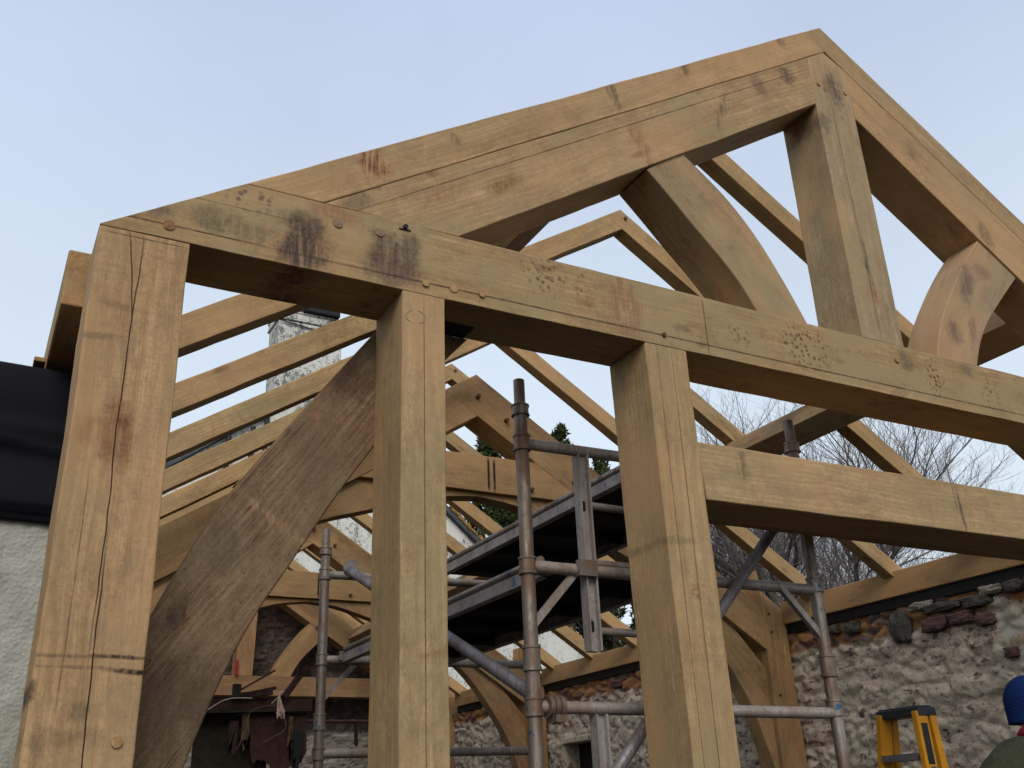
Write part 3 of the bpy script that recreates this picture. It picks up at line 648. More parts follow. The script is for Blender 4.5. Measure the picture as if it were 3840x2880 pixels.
# neighbour's roughcast wall with the black membrane folded over its head
NW = thing('roughcast_wall', (-1, 3.45, -1.1), 'cream roughcast wall at the left edge, below the black membrane', 'wall')
nx, nz = 150, 90; v = []; f = []
for j in range(nz+1):
    for i in range(nx+1):
        x = -2.6+2.9*i/nx; z = -1.1+2.45*j/nz
        h = .011*noise.noise(V((x*34, z*34, 1)))+.007*noise.noise(V((x*75, z*75, 2)))
        v.append((x, 3.30-h, z))
for j in range(nz):
    for i in range(nx):
        k = j*(nx+1)+i; f.append((k, k+1, k+nx+2, k+nx+1))
meshobj('wall_face', v, f, M['roughcast'], NW, Matrix.Translation((-2.6, 3.3, -1.1)), smooth=True)
box('wall_core', -2.6, .30, 3.33, 3.58, -1.1, 1.35, M['roughcast'], NW, 0)
nx, nz = 90, 50; v = []; f = []
prof = []
for j in range(nz+1):
    s = j/nz
    if s < .25: k = s/.25; prof.append((3.62-.30*k, 1.40+.02*math.sin(k*3)))
    elif s < .32: k = (s-.25)/.07; prof.append((3.32-.065*math.sin(k*1.57), 1.408-.035*(1-math.cos(k*1.57))))
    else: k = (s-.32)/.68; prof.append((3.255-.012*math.sin(k*9)+(.03 if k > .93 else 0), 1.372-.485*k))
for j in range(nz+1):
    for i in range(nx+1):
        x = -2.6+2.84*i/nx; y, z = prof[j]; s = j/nz
        fold = .014*noise.noise(V((x*1.3+s*2, s*2.5, 3)))*max(0, min(1, (s-.25)*3)) + .02*math.exp(-((s-.62-.12*(x+.3))/.03)**2)
        fold += .025*math.exp(-((s-.60)/.05)**2)
        v.append((x, y-fold, z+.006*noise.noise(V((x*3, s, 9)))))
for j in range(nz):
    for i in range(nx):
        k = j*(nx+1)+i; f.append((k, k+1, k+nx+2, k+nx+1))
o = meshobj('membrane', v, f, M['membrane'], None, Matrix.Translation((-1, 3.26, 1.2)), smooth=True)
o.modifiers.new('s', 'SOLIDIFY').thickness = .006
tag(o, 'black roofing membrane folded over the head of the cream roughcast wall', 'membrane')
o = box('timber_offcut', .048, .084, 3.27, 3.34, 1.418, 1.434, M['plate'], None); tag(o, 'small orange offcut lying on the black membrane beside the wall plate', 'offcut')

# ------------------------------------------------------------- scaffold tower
TW = thing('scaffold_tower', (2.4, 4.3, -1.1), 'worn grey tubular scaffold tower with knee braces standing inside the frame', 'scaffold')
sx0, sx1, sy0, sy1 = 1.77, 3.115, 3.08, 5.46
ST = {(0, 0): (sx0, 3.10), (1, 0): (sx1, 3.02), (0, 1): (1.765, 5.46), (1, 1): (3.085, 5.40)}
L1, L2, L3 = 1.31, .83, .335
for k, (x, y) in ST.items():
    r = .0262 if k[1] == 0 else .027
    s = tube('standard', (x, y, -1.1), (x, y, 1.46), r, M['tube'], TW)
    m = MB()
    m.tube((x, y, 1.44), (x, y, 1.575), r*.86, r*.86); m.tube((x, y, 1.572), (x, y, 1.578), r*.86, r*.7)
    autosmooth(m.build('spigot', M['tube'], s, frame((x, y, 1.44), (0, 0, 1))))
    for z, h, rr, fl in ((1.445, .035, 1.28, 1), (L1, .05, 1.2, 1), (L2, .05, 1.2, 1), (.50, .07, 1.2, 1), (L3, .05, 1.2, 1), (-.16, .05, 1.2, 0), (-.65, .05, 1.2, 0)):
        m = MB(); rr *= r; q = [(-.5, 1), (-.5, 1.1), (-.38, 1.1), (-.36, 1), (.36, 1), (.38, 1.1), (.5, 1.1), (.5, 1)]; nn = 18
        vs = [(x+rr*k2*math.cos(2*math.pi*i/nn), y+rr*k2*math.sin(2*math.pi*i/nn), z+h*1.25*k1) for k1, k2 in q for i in range(nn)]
        fs = [(j*nn+i, j*nn+(i+1) % nn, (j+1)*nn+(i+1) % nn, (j+1)*nn+i) for j in range(7) for i in range(nn)] + [tuple(range(nn)), tuple(range(7*nn, 8*nn))]
        m.add(vs, fs); autosmooth(m.build('collar', M['tube'], s, frame((x, y, z), (0, 0, 1))))
for e in (0, 1):
    (xa, ya), (xb, yb) = ST[(0, e)], ST[(1, e)]
    for z in (L1, L2, L3, -.16, -.65):
        tube('ledger', (xa, ya, z), (xb, yb, z-(.02 if e == 0 else 0)), .0225 if e == 0 else .024, M['tubel'], TW)
    for z in (L2,):
        for (x, y), s in (((xa, ya), 1), ((xb, yb), -1)):
            m = MB(); m.obox((x+s*.205, y, z-.01), (x+s*.01, y, z-.215), .022, .026); m.build('knee_brace', M['tubel'], TW)
# end-frame ladder: two slotted stiles with rungs
for x in (2.028, 2.46):
    for za, zb in ((.53, 1.295), (-1.05, .31)):
        m = MB(); m.box(x-.024, x+.024, 3.085, 3.115, za, zb)
        m.box(x+.016, x+.024, 3.065, 3.084, za, zb); m.box(x-.024, x-.020, 3.065, 3.084, za, zb)
        st = m.build('ladder_stile', M['chan'], TW)
        for z in (za+.09, za+.55):
            if z < zb-.05:
                mm = MB(); mm.tube((x-.004, 3.0835, z-.013), (x-.004, 3.0845, z-.013), .0085); mm.tube((x-.004, 3.0835, z+.013), (x-.004, 3.0845, z+.013), .0085); mm.box(x-.0125, x+.0045, 3.0834, 3.0846, z-.013, z+.013)
                mm.build('slot', M['dpm'], st)
for z in (1.09, .862, .607, .10, -.15, -.4, -.65, -.9):
    tube('rung', (2.05, 3.10, z), (2.44, 3.10, z-.004), .015, M['tubel'], TW)
tube('diagonal', (1.80, 5.18, 1.285), (1.80, 3.14, .375), .0255, M['brac'], TW)
def coupler(x, y, z, ax):
    m = MB()
    a = V(ax).normalized()
    for k in (-.022, 0, .022): m.tube(V((x, y, z))+a*(k-.009), V((x, y, z))+a*(k+.009), .038, .038, 20)
    m.box(x-.02, x+.02, y-.045, y+.02, z-.055, z-.03)
    return autosmooth(m.build('coupler', M['tube'], TW))
coupler(1.845, 3.09, L3, (1, 0, 0)); coupler(1.84, 5.22, L1-.01, (0, 1, -.45))
m = MB(); m.tube((1.84, 5.2, L1-.07), (1.84, 5.2, L1-.035), .02); m.build('knob', M['dpm'], TW)
m = MB(); m.box(1.965, 2.045, 3.05, 3.075, .80, .86); m.build('clip', M['tube'], TW)
tube('diagonal', (1.86, 2.99, -.05), (3.16, 3.02, 1.30), .022, M['brac'], TW)

def deck(x0, x1, ya, yb, z, label):
    D = thing('scaffold_deck', ((x0+x1)/2, (ya+yb)/2, z), label, 'scaffold deck', 'scaffold decks')
    for x in (x0, x1):
        tube('side_rail', (x, ya, z+.03), (x, yb, z+.03), .017, M['tube'], D)
        m = MB(); m.box(x-.008, x+.008, ya, yb, z-.035, z+.014); m.box(x-.02, x+.02, ya, yb, z-.040, z-.0345); m.build('side_channel', M['chan'], D, frame((x, ya, z), (0, 1, 0)))
    box('board', x0+.009, x1-.009, ya+.02, yb-.02, z+.012, z+.024, M['ply'], D)
    k = ya+.25
    while k < yb: box('cross_bar', x0+.02, x1-.02, k, k+.03, z-.03, z+.0115, M['ply'], D); k += .42
    for x in (x0, x1):
        for q in (ya-.036, yb+.001): box('hook', x-.03, x+.03, q, q+.035, z-.03, z+.02, M['tube'], D)
deck(1.87, 2.47, 3.17, 5.36, .845, 'lower scaffold deck with a black underside, hooked between the tower end frames')
deck(2.39, 3.02, 3.13, 5.36, 1.325, 'upper scaffold deck with a black underside, at the top ledgers of the tower')

# ------------------------------------------------------------- step ladder
LD = thing('step_ladder', (4.15, 3.4, -1.1), 'yellow stepladder with a black top cap, in front of the rubble wall', 'ladder')
lx, zt = 4.03, .365
def stile(name, xa, ya, xb, yb, w, dpt):
    m = MB(); m.obox((xa, ya, zt), (xb, yb, -1.1), dpt, w, (0, 1, 0)); return m.build(name, M['yellow'], LD, bevel=.004)
s1 = stile('front_leg', lx-.02, 3.365, lx-.05, 3.33, .030, .075); s2 = stile('front_leg', lx-.02, 3.58, lx-.05, 3.82, .030, .075)
stile('rear_leg', lx+.05, 3.36, lx+.11, 3.325, .026, .04); stile('rear_leg', lx+.05, 3.585, lx+.11, 3.825, .026, .04)
m = MB(); m.box(lx-.045, lx+.075, 3.345, 3.605, zt-.022, zt+.018); m.box(lx-.035, lx+.065, 3.355, 3.595, zt+.019, zt+.026); m.build('top_cap', M['black'], LD, bevel=.008)
zz = .175
for i in range(5):
    k = (zt-zz)/(zt+1.1); x = lx-.02-.03*k; ya = 3.365-.035*k+.017; yb = 3.58+.24*k-.017
    m = MB(); m.box(x-.035, x+.035, ya, yb, zz-.006, zz+.006); m.box(x-.043, x-.0405, ya, yb, zz-.024, zz+.006); m.box(x+.0405, x+.043, ya, yb, zz-.024, zz+.006); m.build('step', M['alu'], LD)
    zz -= .25
m = MB(); m.obox((lx-.02, 3.3475, .31), (lx-.024, 3.343, .13), .040, .003, (0, 1, 0)); m.build('warning_label', M['black'], s1)
m = MB(); m.obox((lx-.019, 3.3428, .12), (lx-.022, 3.3385, -.06), .034, .003, (0, 1, 0)); m.build('grey_label', M['alu'], s1)
for za in (.10, -.35):
    m = MB(); m.obox((lx+.075, 3.36, za), (lx+.075, 3.62, za), .02, .03); m.build('rear_rail', M['yellow'], LD)

# ------------------------------------------------------------- person (back view, right edge)
def skinmesh(name, verts, edges, radii, mat, parent, root=0, sub=2):
    me = bpy.data.meshes.new(name); me.from_pydata(verts, edges, [])
    ob = bpy.data.objects.new(name, me); place(ob, Matrix.Identity(4), parent)
    bpy.context.view_layer.update()
    sk = ob.modifiers.new('skin', 'SKIN'); sk.use_smooth_shade = True
    for i, r in enumerate(radii):
        d = me.skin_vertices[0].data[i]; d.radius = (r, r) if not isinstance(r, tuple) else r; d.use_root = (i == root)
    su = ob.modifiers.new('sub', 'SUBSURF'); su.levels = sub; su.render_levels = sub
    me.materials.append(mat)
    return ob
PX, PY = 4.385, 3.0
PE = thing('person', (PX, PY, -1.1), 'person in a blue knitted hat, crimson scarf and olive jacket, seen from behind', 'person')
Vt = []; Ed = []; Ra = []
def sv(p, r, par=None):
    Vt.append(p); Ra.append(r)
    if par is not None: Ed.append((par, len(Vt)-1))
    return len(Vt)-1
pel = sv((PX, PY, -.27), (.15, .12)); wa = sv((PX, PY, -.10), (.14, .11), pel); ch = sv((PX, PY+.01, .06), (.17, .12), wa); nb = sv((PX, PY+.02, .19), .085, ch)
nk = sv((PX, PY+.035, .255), .05, nb); hd = sv((PX, PY+.05, .325), .082, nk); ht = sv((PX, PY+.05, .39), .08, hd)
for s in (-1, 1):
    sh = sv((PX+s*.17, PY+.01, .13), .072, ch); el = sv((PX+s*.385, PY+.02, -.03), .05, sh); wr = sv((PX+s*.25, PY+.26, -.16), .03, el); pm = sv((PX+s*.235, PY+.33, -.165), (.032, .018), wr)
    for k, (dx, L) in enumerate(((-.027, .062), (-.009, .075), (.010, .070), (.028, .055))):
        a = sv((PX+s*.235+dx, PY+.37, -.165), .0095, pm); b_ = sv((PX+s*.235+dx*1.2, PY+.37+L*.55, -.172), .0088, a); sv((PX+s*.235+dx*1.25, PY+.37+L*.8, -.195), .0075, b_)
    th = sv((PX+s*.235-s*.035, PY+.33, -.170), .011, pm); sv((PX+s*.235-s*.055, PY+.365, -.185), .009, th)
    hp = sv((PX+s*.10, PY, -.36), .095, pel); kn = sv((PX+s*.11, PY+.02, -.68), .062, hp); an = sv((PX+s*.11, PY-.01, -1.0), .042, kn); sv((PX+s*.12, PY+.13, -1.05), .038, an)
skinmesh('body', Vt, Ed, Ra, M['skin'], PE)
# jacket over trunk and arms
Vt = []; Ed = []; Ra = []
pel = sv((PX, PY, -.34), (.175, .145)); wa = sv((PX, PY, -.14), (.175, .14), pel); ch = sv((PX, PY, .05), (.20, .145), wa); nb = sv((PX, PY+.015, .185), (.115, .10), ch); sv((PX, PY+.02, .235), (.075, .07), nb)
for s in (-1, 1):
    sh = sv((PX+s*.21, PY, .14), .115, ch); el = sv((PX+s*.43, PY+.01, .0), .105, sh); sv((PX+s*.285, PY+.24, -.155), .055, el)
skinmesh('jacket', Vt, Ed, Ra, M['jacket'], PE)
Vt = []; Ed = []; Ra = []
pel = sv((PX, PY, -.37), (.15, .12))
for s in (-1, 1):
    hp = sv((PX+s*.10, PY, -.46), .10, pel); kn = sv((PX+s*.11, PY+.02, -.70), .078, hp); sv((PX+s*.11, PY-.01, -1.0), .065, kn)
skinmesh('trousers', Vt, Ed, Ra, M['trouser'], PE)
for s in (-1, 1):
    Vt = []; Ed = []; Ra = []
    a = sv((PX+s*.11, PY-.02, -.98), .055); b_ = sv((PX+s*.11, PY-.02, -1.045), .052, a); sv((PX+s*.12, PY+.15, -1.055), .045, b_)
    skinmesh('boot', Vt, Ed, Ra, M['boot'], PE, 0, 1)
def uv(name, c, r, mat, parent, f=lambda v: v, n=24):
    bm = bmesh.new(); bmesh.ops.create_uvsphere(bm, u_segments=n, v_segments=n//2+2, radius=1)
    for q in bm.verts: q.co = V(f(q.co)); q.co = V((q.co.x*r[0], q.co.y*r[1], q.co.z*r[2]))
    me = bpy.data.meshes.new(name); bm.to_mesh(me); bm.free()
    for p in me.polygons: p.use_smooth = True
    me.materials.append(mat); o = bpy.data.objects.new(name, me); place(o, Matrix.Translation(V(c)), parent); return o
def hatf(v):
    z = v.z
    if z < 0:
        k = 1/max(.35, math.sqrt(max(.0, 1-z*z))) if z > -.93 else 1
        return (v.x*k*.98, v.y*k*.98, max(z, -.72))
    return (v.x, v.y, z)
HC = (PX, PY+.045, .372)
uv('hat', HC, (.104, .118, .125), M['hat'], PE, hatf)
m = MB(); prev = None
for i in range(25):
    a = 2*math.pi*i/24; p_ = V((PX+.082*math.cos(a), PY+.02+.082*math.sin(a), .238+.014*math.sin(a*2+1)))
    if prev: m.tube(prev, p_, .026, .026, 10)
    prev = p_
autosmooth(m.build('scarf', M['scarf'], PE))
# face (front, turned away), ears, nose
m = MB(); m.obox((PX, PY+.13, .345), (PX, PY+.155, .33), .022, .04); m.build('nose', M['skin'], PE, bevel=.006)
for s in (-1, 1):
    uv('ear', (PX+s*.083, PY+.05, .335), (.012, .022, .032), M['skin'], PE, n=12)
    uv('eye', (PX+s*.032, PY+.122, .355), (.011, .009, .008), M['dpm'], PE, n=12)
uv('mouth', (PX, PY+.128, .292), (.026, .008, .006), M['scarf'], PE, n=12)

# ------------------------------------------------------------- broken ceiling remains at the far end
BC = thing('broken_ceiling', (3.0, 12.0, 1.2), 'dark torn remains of an old ceiling hanging under the farthest truss', 'ceiling remains')
m = MB(); m.obox((1.9, 12.0, 1.27), (3.78, 12.05, 1.29), .14, .13, (0, 0, 1)); m.build('joist', M['darkwood'], BC, bevel=.01)
m = MB(); m.obox((2.2, 12.1, 1.19), (3.76, 12.1, 1.23), .35, .03); m.build('plank', M['darkboard'], BC)
m = MB(); m.obox((2.78, 11.9, 1.36), (3.30, 11.95, 1.47), .10, .035); m.obox((2.9, 11.92, 1.38), (3.26, 11.92, 1.42), .09, .06); m.build('broken_lath', M['darkwood'], BC)
m = MB(); m.box(2.80, 2.88, 11.85, 11.95, 1.36, 1.50); m.build('block', M['darkboard'], BC)
m = MB(); m.tube((2.87, 11.9, 1.43), (3.28, 11.9, 1.67), .012); m.build('rod', M['pipe'], BC)
m = MB(); m.obox((3.40, 11.9, 1.36), (3.585, 11.9, 1.62), .05, .075); m.build('splintered_stud', M['darkwood'], BC, bevel=.01)
rnd = random.Random(3)
def torn(name, x0, x1, zt_, zb, y, mat, seed):
    r = random.Random(seed); n = 14; top = [(x0+(x1-x0)*i/n, zt_+r.uniform(-.01, .01)) for i in range(n+1)]
    bot = [(x0+(x1-x0)*i/n+r.uniform(-.02, .02), zb+r.uniform(-.10, .10)+.25*abs(i/n-.5)) for i in range(n, -1, -1)]
    prism(name, top+bot, y, y+.02, (0, 1), mat, BC, 0)
torn('torn_board', 2.45, 3.30, 1.19, .0, 12.15, M['darkboard'], 1)
torn('torn_board', 3.05, 3.72, 1.20, .55, 12.02, M['darkwood'], 2)
torn('hanging_strip', 2.95, 3.03, 1.19, .78, 11.98, M['ochre'], 4)
torn('hanging_strip', 3.50, 3.55, 1.15, .75, 11.97, M['ochre'], 5)
torn('hanging_strip', 3.55, 3.66, 1.0, .55, 11.95, M['dpm'], 6)
torn('hanging_strip', 2.8, 2.9, 1.1, .75, 11.94, M['darkwood'], 9)
m = MB()
for i in range(26):
    a = rnd.uniform(-1, 1); p0 = V((3.31, 11.8, 1.385)); pts = [p0]
    for k in range(1, 6): pts.append(p0+V((a*.055*k/5*1.3+rnd.uniform(-.006, .006)+.02*k/5, rnd.uniform(-.02, .02), -.05*k*rnd.uniform(.75, 1.1))))
    m.path(pts, .0045, 5)
m.path([V((3.31, 11.8, 1.385)), V((3.36, 11.8, 1.42))], .012); m.path([V((3.31, 11.8, 1.36)), V((3.23, 11.8, 1.28))], .006)
o = m.build('frayed_rope', M['fibre'], None); tag(o, 'pale frayed bundle of strands dangling from the torn ceiling', 'rope')
def cable(pts, label, mat='wire', r=.003):
    P_ = [V(p) for p in pts]; out = []
    for i in range(len(P_)-1):
        a = P_[max(i-1, 0)]; b = P_[i]; c_ = P_[i+1]; d = P_[min(i+2, len(P_)-1)]
        for k in range(8):
            t_ = k/8; out.append(.5*((2*b)+(-a+c_)*t_+(2*a-5*b+4*c_-d)*t_*t_+(-a+3*b-3*c_+d)*t_**3))
    out.append(P_[-1]); m = MB(); m.path(out, r, 6); o = m.build('cable', M[mat], None); tag(o, label, 'cable', 'loose cables')
cable([(3.34, 11.78, 1.2), (3.40, 11.78, 1.08), (3.39, 11.78, .99), (3.28, 11.78, .92), (3.16, 11.78, .86)], 'thin cable curling down below the frayed rope')
cable([(3.28, 11.79, 1.26), (3.1, 11.79, 1.24), (2.98, 11.79, 1.17), (2.95, 11.79, 1.0), (2.90, 11.79, .86), (2.86, 11.79, .78)], 'thin cable looping down left of the frayed rope')
cable([(2.50, 11.79, 1.20), (2.66, 11.79, 1.30), (2.80, 11.79, 1.335), (3.0, 11.79, 1.335)], 'pale cable stretched along the dark joist', 'fibre', .006)
o = box('red_batten', 3.20, 3.235, 13.55, 13.58, 1.83, 2.03, M['red'], None); tag(o, 'short upright red batten on the farthest tie beam', 'batten')
m = MB(); m.tube((3.9, 13.3, 1.225), (6.0, 13.3, 1.225), .022); m.tube((4.73, 13.3, 1.225), (4.78, 13.3, 1.225), .03)
o = autosmooth(m.build('old_pipe', M['pipe'], None)); tag(o, 'rusty horizontal pipe in front of the whitewashed part of the end wall', 'pipe')
m = MB(); m.obox((4.80, 13.28, 1.20), (4.81, 13.28, .93), .03, .075); m.tube((4.81, 13.28, .95), (4.82, 13.28, .90), .03, .008)
o = m.build('rag', M['darkwood'], None, bevel=.01); tag(o, 'dark rag hanging from the rusty pipe', 'rag')

# ------------------------------------------------------------- neighbouring house
HY = 16.0
HO = thing('rendered_house', (4.9, HY+2, -1.1), 'black-speckled white rendered house with a tall chimney, beyond the far end of the roof', 'house')
ax, az = 4.93, 7.25
gl = lambda x: az-.75*(ax-x) if x < ax else az-.85*(x-ax)
prism('gable_wall', [(-1.0, -1.1), (-1.0, gl(-1)), (ax, az), (11.2, gl(11.2)), (11.2, -1.1)], HY, HY+5.5, (1, 0), M['render'], HO, 0)
def slab(name, xa, xb, mat, off, th, yy0, yy1):
    prism(name, [(xa, gl(xa)+off), (xb, gl(xb)+off), (xb, gl(xb)+off+th), (xa, gl(xa)+off+th)], yy0, yy1, (xb-xa, gl(xb)-gl(xa)), mat, HO, 0)
slab('roof', -1.3, ax, M['slate'], .01, .12, HY-.12, HY+5.6); slab('roof', ax+.001, 11.5, M['slate'], .01, .12, HY-.12, HY+5.6)
m = MB(); rr = random.Random(5)
for i in range(150):
    x = rr.uniform(5.5, 11.3); z = gl(x)+.14+rr.uniform(-.03, .02); s = rr.uniform(.03, .09)
    m.obox((x, HY-.13, z), (x+s, HY-.11, z-.85*s), .06, rr.uniform(.02, .06))
m.build('verge_lichen', M['lichen'], HO)
m = MB(); m.path([V((x*.1+5.3, HY-.2, gl(x*.1+5.3)+.33+.02*math.sin(x))) for x in range(0, 60)], .018); m.build('verge_cable', M['dpm'], HO)
cx0, cx1 = 4.12, 5.33
CH = box('chimney', cx0, cx1, HY-.03, HY+.66, 5.0, 8.50, M['render'], HO, .03)
for z0_, z1_, e in ((8.505, 8.54, .03), (8.545, 8.66, .015), (8.665, 8.70, .03)):
    box('chimney_band', cx0-e, cx1+e, HY-.03-e, HY+.66+e, z0_, z1_-.003, M['render'], CH, .01)
box('chimney_skirt', cx0-.10, cx1+.05, HY-.06, HY+.70, 5.0, 6.9, M['render'], CH, .03)
box('chimney_cap', cx0+.42, cx1-.08, HY-.14, HY+.5, 8.702, 9.05, M['dpm'], CH, .02)
m = MB()
m.path([V((cx0-.0, HY-.07, 8.46)), V((cx0+.5, HY-.055, 8.40)), V((cx1, HY-.05, 8.33))], .012); m.path([V((cx0+.9, HY-.05, 7.1)), V((cx1, HY-.05, 7.0))], .01)
m.path([V((cx1+.03, HY, 7.3)), V((cx1+.06, HY, 7.0)), V((cx1+.05, HY, 6.4))], .03); m.path([V((cx1, HY-.02, 7.32)), V((cx1+.18, HY-.02, 7.38))], .02); m.path([V((cx1, HY-.02, 7.22)), V((cx1+.12, HY-.02, 7.26))], .03)
m.build('chimney_cable', M['dpm'], CH)
m = MB()
for x, za, zb in ((3.35, 5.0, 6.05), (3.75, 5.2, 6.28), (3.98, 5.3, 6.5), (4.5, 6.1, 6.45)): m.path([V((x, HY-.1, za)), V((x+.02, HY-.1, zb))], .045, 8)
m.path([V((4.38, HY-.1, 6.50)), V((4.5, HY-.1, 6.36)), V((4.62, HY-.1, 6.55))], .03, 6)
m.build('drain_pipe', M['dpm'], HO)

# ------------------------------------------------------------- trees
def bare_tree(x, y, z0, H, spread, seed, label, maxd=7, r0=.28, top=12.5, wide=1.0):
    rg = random.Random(seed); T = thing('bare_tree', (x, y, z0), label, 'tree', 'bare trees'); A = MB(); B = MB()
    def grow(p, d, L, r, dep):
        n = 3 if dep < 5 else 2; q = p
        tgt = A if dep < 3 else B; sides = 8 if dep < 2 else (5 if dep < 4 else 3)
        dd = d
        for i in range(n):
            dd = (dd+V((rg.uniform(-1, 1), rg.uniform(-1, 1), rg.uniform(-.5, .8)))*(.13 if dep == 0 else .25)).normalized()
            e = q+dd*L/n; ra = r*(1-.3*i/n); rb_ = r*(1-.3*(i+1)/n)
            tgt.tube(q, e, ra, rb_, sides, caps=False)
            if dep >= 2 and i < n-1 and dep < maxd:
                s_ = (dd+V((rg.uniform(-1, 1), rg.uniform(-1, 1), rg.uniform(-.6, 1)))*.95).normalized(); grow(e, s_, L*.62, max(rb_*.5, .0038), dep+1)
            q = e
        if dep >= maxd: return
        k = 4 if dep == 0 else (3 if dep < 4 else 2)
        for i in range(k):
            a = 2*math.pi*(i+rg.random()*.7)/k; o_ = V((math.cos(a), math.sin(a), 0))
            sp = spread*(.8 if dep == 0 else .55)*rg.uniform(.6, 1.2)
            nd = (dd*(1)+o_*sp+V((0, 0, .12))).normalized()
            grow(q, nd, L*rg.uniform(.62, .85), max(r*.70*rg.uniform(.7, .95), .0038), dep+1)
    grow(V((x, y, z0)), V((.02, 0, 1)), H*.36, r0, 0)
    mz = max(v_.z for v_ in B.v)-z0; kz = (top-z0)/mz
    for L_ in (A.v, B.v):
        for v_ in L_: v_.z = z0+(v_.z-z0)*kz; v_.x = x+(v_.x-x)*wide; v_.y = y+(v_.y-y)*wide
    A.build('trunk', M['bark'], T, Matrix.Translation((x, y, z0)), smooth=True); B.build('branches', M['twig'], T, Matrix.Translation((x, y, z0)))
    return len(A.f)+len(B.f)
n1 = bare_tree(23.2, 22, -1.1, 15.5, 1.0, 11, 'big bare winter tree with a lichen-green trunk, above the right wall plate', 8, .40, 12.4, .82)
n2 = bare_tree(33.0, 25, -1.1, 15.0, .85, 5, 'bare winter tree nearer the right edge with fine upright twigs', 7, .2, 11.2, 1.25)
n3 = bare_tree(31.5, 29, -1.1, 15.5, .9, 23, 'bare winter tree in the background between the two nearer bare trees', 7, .2, 13.0, .9)
print('tree faces', n1, n2, n3)

def conifer(x, y, z0, H, rad, seed, label, n=9000, tip=1.3):
    rg = random.Random(seed); T = thing('conifer', (x, y, z0), label, 'tree', 'evergreen trees'); m = MB()
    m.tube((x, y, z0), (x, y, z0+H*.95), .22, .03, 8)
    for i in range(60):
        z = z0+H*rg.uniform(.1, .95); a = rg.uniform(0, 6.28); L = rad*(1-(z-z0)/H)**.6*.9
        m.tube((x, y, z), (x+L*math.cos(a), y+L*math.sin(a), z+.15*L), .03, .008, 4)
    m.build('trunk', M['bark'], T, Matrix.Translation((x, y, z0)))
    vs = []; fs = []
    nc = 150
    cl = []
    for i in range(nc):
        t_ = rg.random()**.8; z = z0+H*(.12+.88*t_); k = (1-t_)**(1/tip)*rad*1.05+.06; a = rg.uniform(0, 6.28); d = k*rg.uniform(.55, 1)
        cl.append((V((x+d*math.cos(a), y+d*math.sin(a), z)), rg.uniform(.25, .62)*(.45+.55*(1-t_))))
    for i in range(n):
        c_, r_ = cl[rg.randrange(nc)]; dr = V((rg.gauss(0, 1), rg.gauss(0, 1), rg.gauss(0, 1))).normalized(); p_ = c_+dr*r_*rg.uniform(.45, 1.05)
        u = V((rg.gauss(0, 1), rg.gauss(0, 1), rg.gauss(0, 1)+.8)).normalized(); w_ = u.cross(dr)
        if w_.length < .05: continue
        w_.normalize(); s_ = rg.uniform(.06, .14); k = len(vs); vs += [p_-w_*s_*.45, p_+w_*s_*.45, p_+u*s_*1.5]; fs.append((k, k+1, k+2))
    me = bpy.data.meshes.new('crown'); Mo = Matrix.Translation((x, y, z0)); me.from_pydata([v_-V((x, y, z0)) for v_ in vs], [], fs); me.materials.append(M['conif'])
    o = bpy.data.objects.new('crown', me); place(o, Mo, T)
for x, y, H, r_, sd, lb in ((13.6, 26, 12.1, 1.7, 1, 'dark evergreen whose bushy top shows above the collar with black stripes'), (16.0, 25.5, 12.6, 1.6, 2, 'tall dark evergreen behind the middle scaffold upright'),
                            (17.9, 26, 12.0, 1.5, 3, 'dark evergreen with a thin pointed tip beside the upper scaffold deck'), (15.0, 27, 10.5, 2.3, 4, 'broad dark evergreen filling the gap below the collar'),
                            (19.8, 26, 9.6, 1.9, 5, 'dark evergreen left of the lichen-green trunk, behind the wide post'), (21.4, 26, 8.6, 1.6, 6, 'lowest dark evergreen, just left of the big bare tree'), (11.6, 27, 10.0, 1.8, 8, 'leftmost dark evergreen beside the white gable'), (17.6, 27.5, 9.8, 2.3, 9, 'wide dark evergreen behind the scaffold decks')):
    conifer(x, y, -1.1, H, r_, sd, lb, 14000)

# ------------------------------------------------------------- sky, sun, camera
w = bpy.data.worlds.new('World'); S.world = w; w.use_nodes = True
nt = w.node_tree; nt.nodes.clear()
out = nt.nodes.new('ShaderNodeOutputWorld'); sky = nt.nodes.new('ShaderNodeTexSky'); sky.sky_type = 'NISHITA'; sky.sun_disc = False
SE, SA = 38, 205
sky.sun_elevation = R(SE); sky.sun_rotation = R(SA); sky.air_density = 1.0; sky.dust_density = 2.0
b1 = nt.nodes.new('ShaderNodeBackground'); b1.inputs[1].default_value = .09; nt.links.new(sky.outputs[0], b1.inputs[0])
tc = nt.nodes.new('ShaderNodeTexCoord'); sp = nt.nodes.new('ShaderNodeSeparateXYZ'); nt.links.new(tc.outputs['Generated'], sp.inputs[0])
cr = nt.nodes.new('ShaderNodeValToRGB'); nt.links.new(sp.outputs[2], cr.inputs[0])
el = cr.color_ramp.elements; el[0].position = 0.0; el[0].color = (.84, .92, .98, 1); el[1].position = 1; el[1].color = (.50, .60, .80, 1)
e = el.new(.33); e.color = (.77, .88, .985, 1); e = el.new(.72); e.color = (.555, .65, .85, 1)
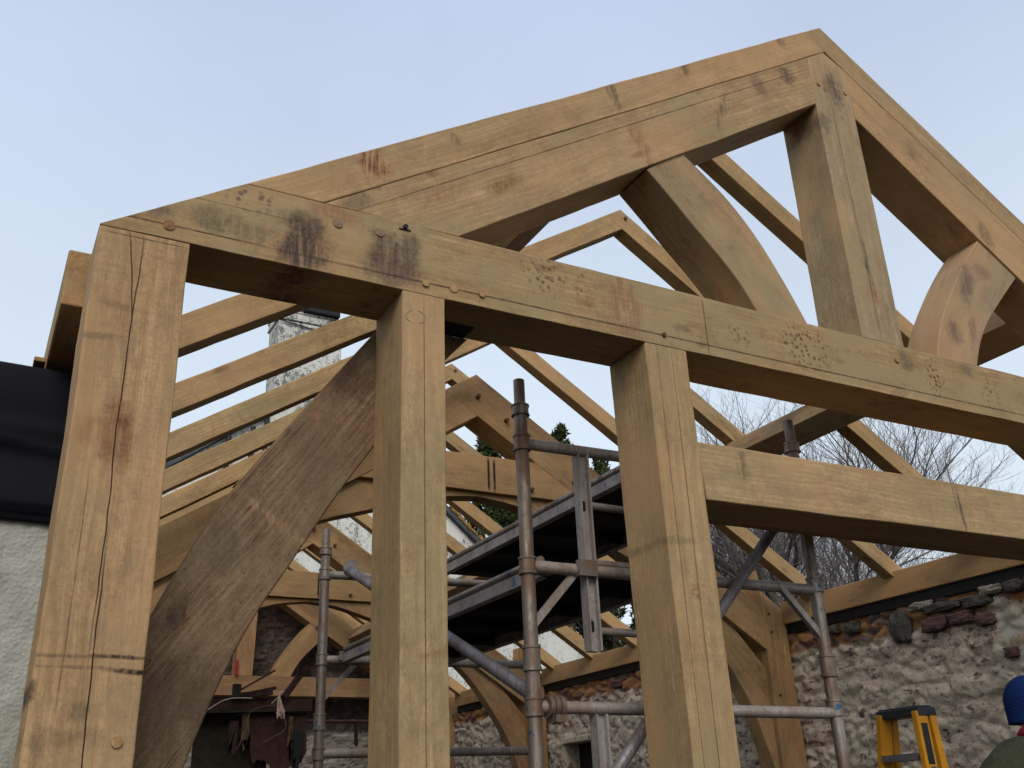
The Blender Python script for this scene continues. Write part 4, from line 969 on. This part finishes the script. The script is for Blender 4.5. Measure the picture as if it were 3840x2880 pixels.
b2 = nt.nodes.new('ShaderNodeBackground'); nt.links.new(cr.outputs[0], b2.inputs[0])
cn = nt.nodes.new('ShaderNodeTexNoise'); nt.links.new(tc.outputs['Generated'], cn.inputs['Vector']); cn.inputs['Scale'].default_value = 2.2; cn.inputs['Detail'].default_value = 4
cm_ = nt.nodes.new('ShaderNodeMapRange'); nt.links.new(cn.outputs[0], cm_.inputs[0]); cm_.inputs[1].default_value = .35; cm_.inputs[2].default_value = .65; cm_.inputs[3].default_value = 1.01; cm_.inputs[4].default_value = 1.12
nt.links.new(cm_.outputs[0], b2.inputs[1])
mx = nt.nodes.new('ShaderNodeMixShader'); mx.inputs[0].default_value = .86
nt.links.new(b1.outputs[0], mx.inputs[1]); nt.links.new(b2.outputs[0], mx.inputs[2]); nt.links.new(mx.outputs[0], out.inputs[0])
sl = bpy.data.lights.new('sun', 'SUN'); sl.energy = 1.75; sl.angle = R(32); sl.color = (1, .95, .88)
so = bpy.data.objects.new('sun', sl); C.objects.link(so)
az_ = R(SA); d = V((math.sin(az_)*math.cos(R(SE)), math.cos(az_)*math.cos(R(SE)), math.sin(R(SE))))
so.rotation_euler = d.to_track_quat('Z', 'Y').to_euler(); so.location = d*30

cam = bpy.data.cameras.new('camera'); co = bpy.data.objects.new('camera', cam); C.objects.link(co); S.camera = co
yaw, pit, rol = .51113429, .41245719, -.04410247
fw = V((math.sin(yaw)*math.cos(pit), math.cos(yaw)*math.cos(pit), math.sin(pit))); rt = V((math.cos(yaw), -math.sin(yaw), 0)); up = rt.cross(fw)
r2 = rt*math.cos(rol)+up*math.sin(rol); u2 = -rt*math.sin(rol)+up*math.cos(rol)
co.matrix_world = Matrix((r2, u2, -fw)).transposed().to_4x4()
cam.sensor_width = 36; cam.lens = 3675.89/3840*36; cam.clip_start = .05; cam.clip_end = 1000
S.view_settings.view_transform = 'Standard'; S.view_settings.look = 'None'; S.view_settings.exposure = 0; S.view_settings.gamma = 1
S.render.engine = 'CYCLES'; S.cycles.max_bounces = 6; S.cycles.diffuse_bounces = 2
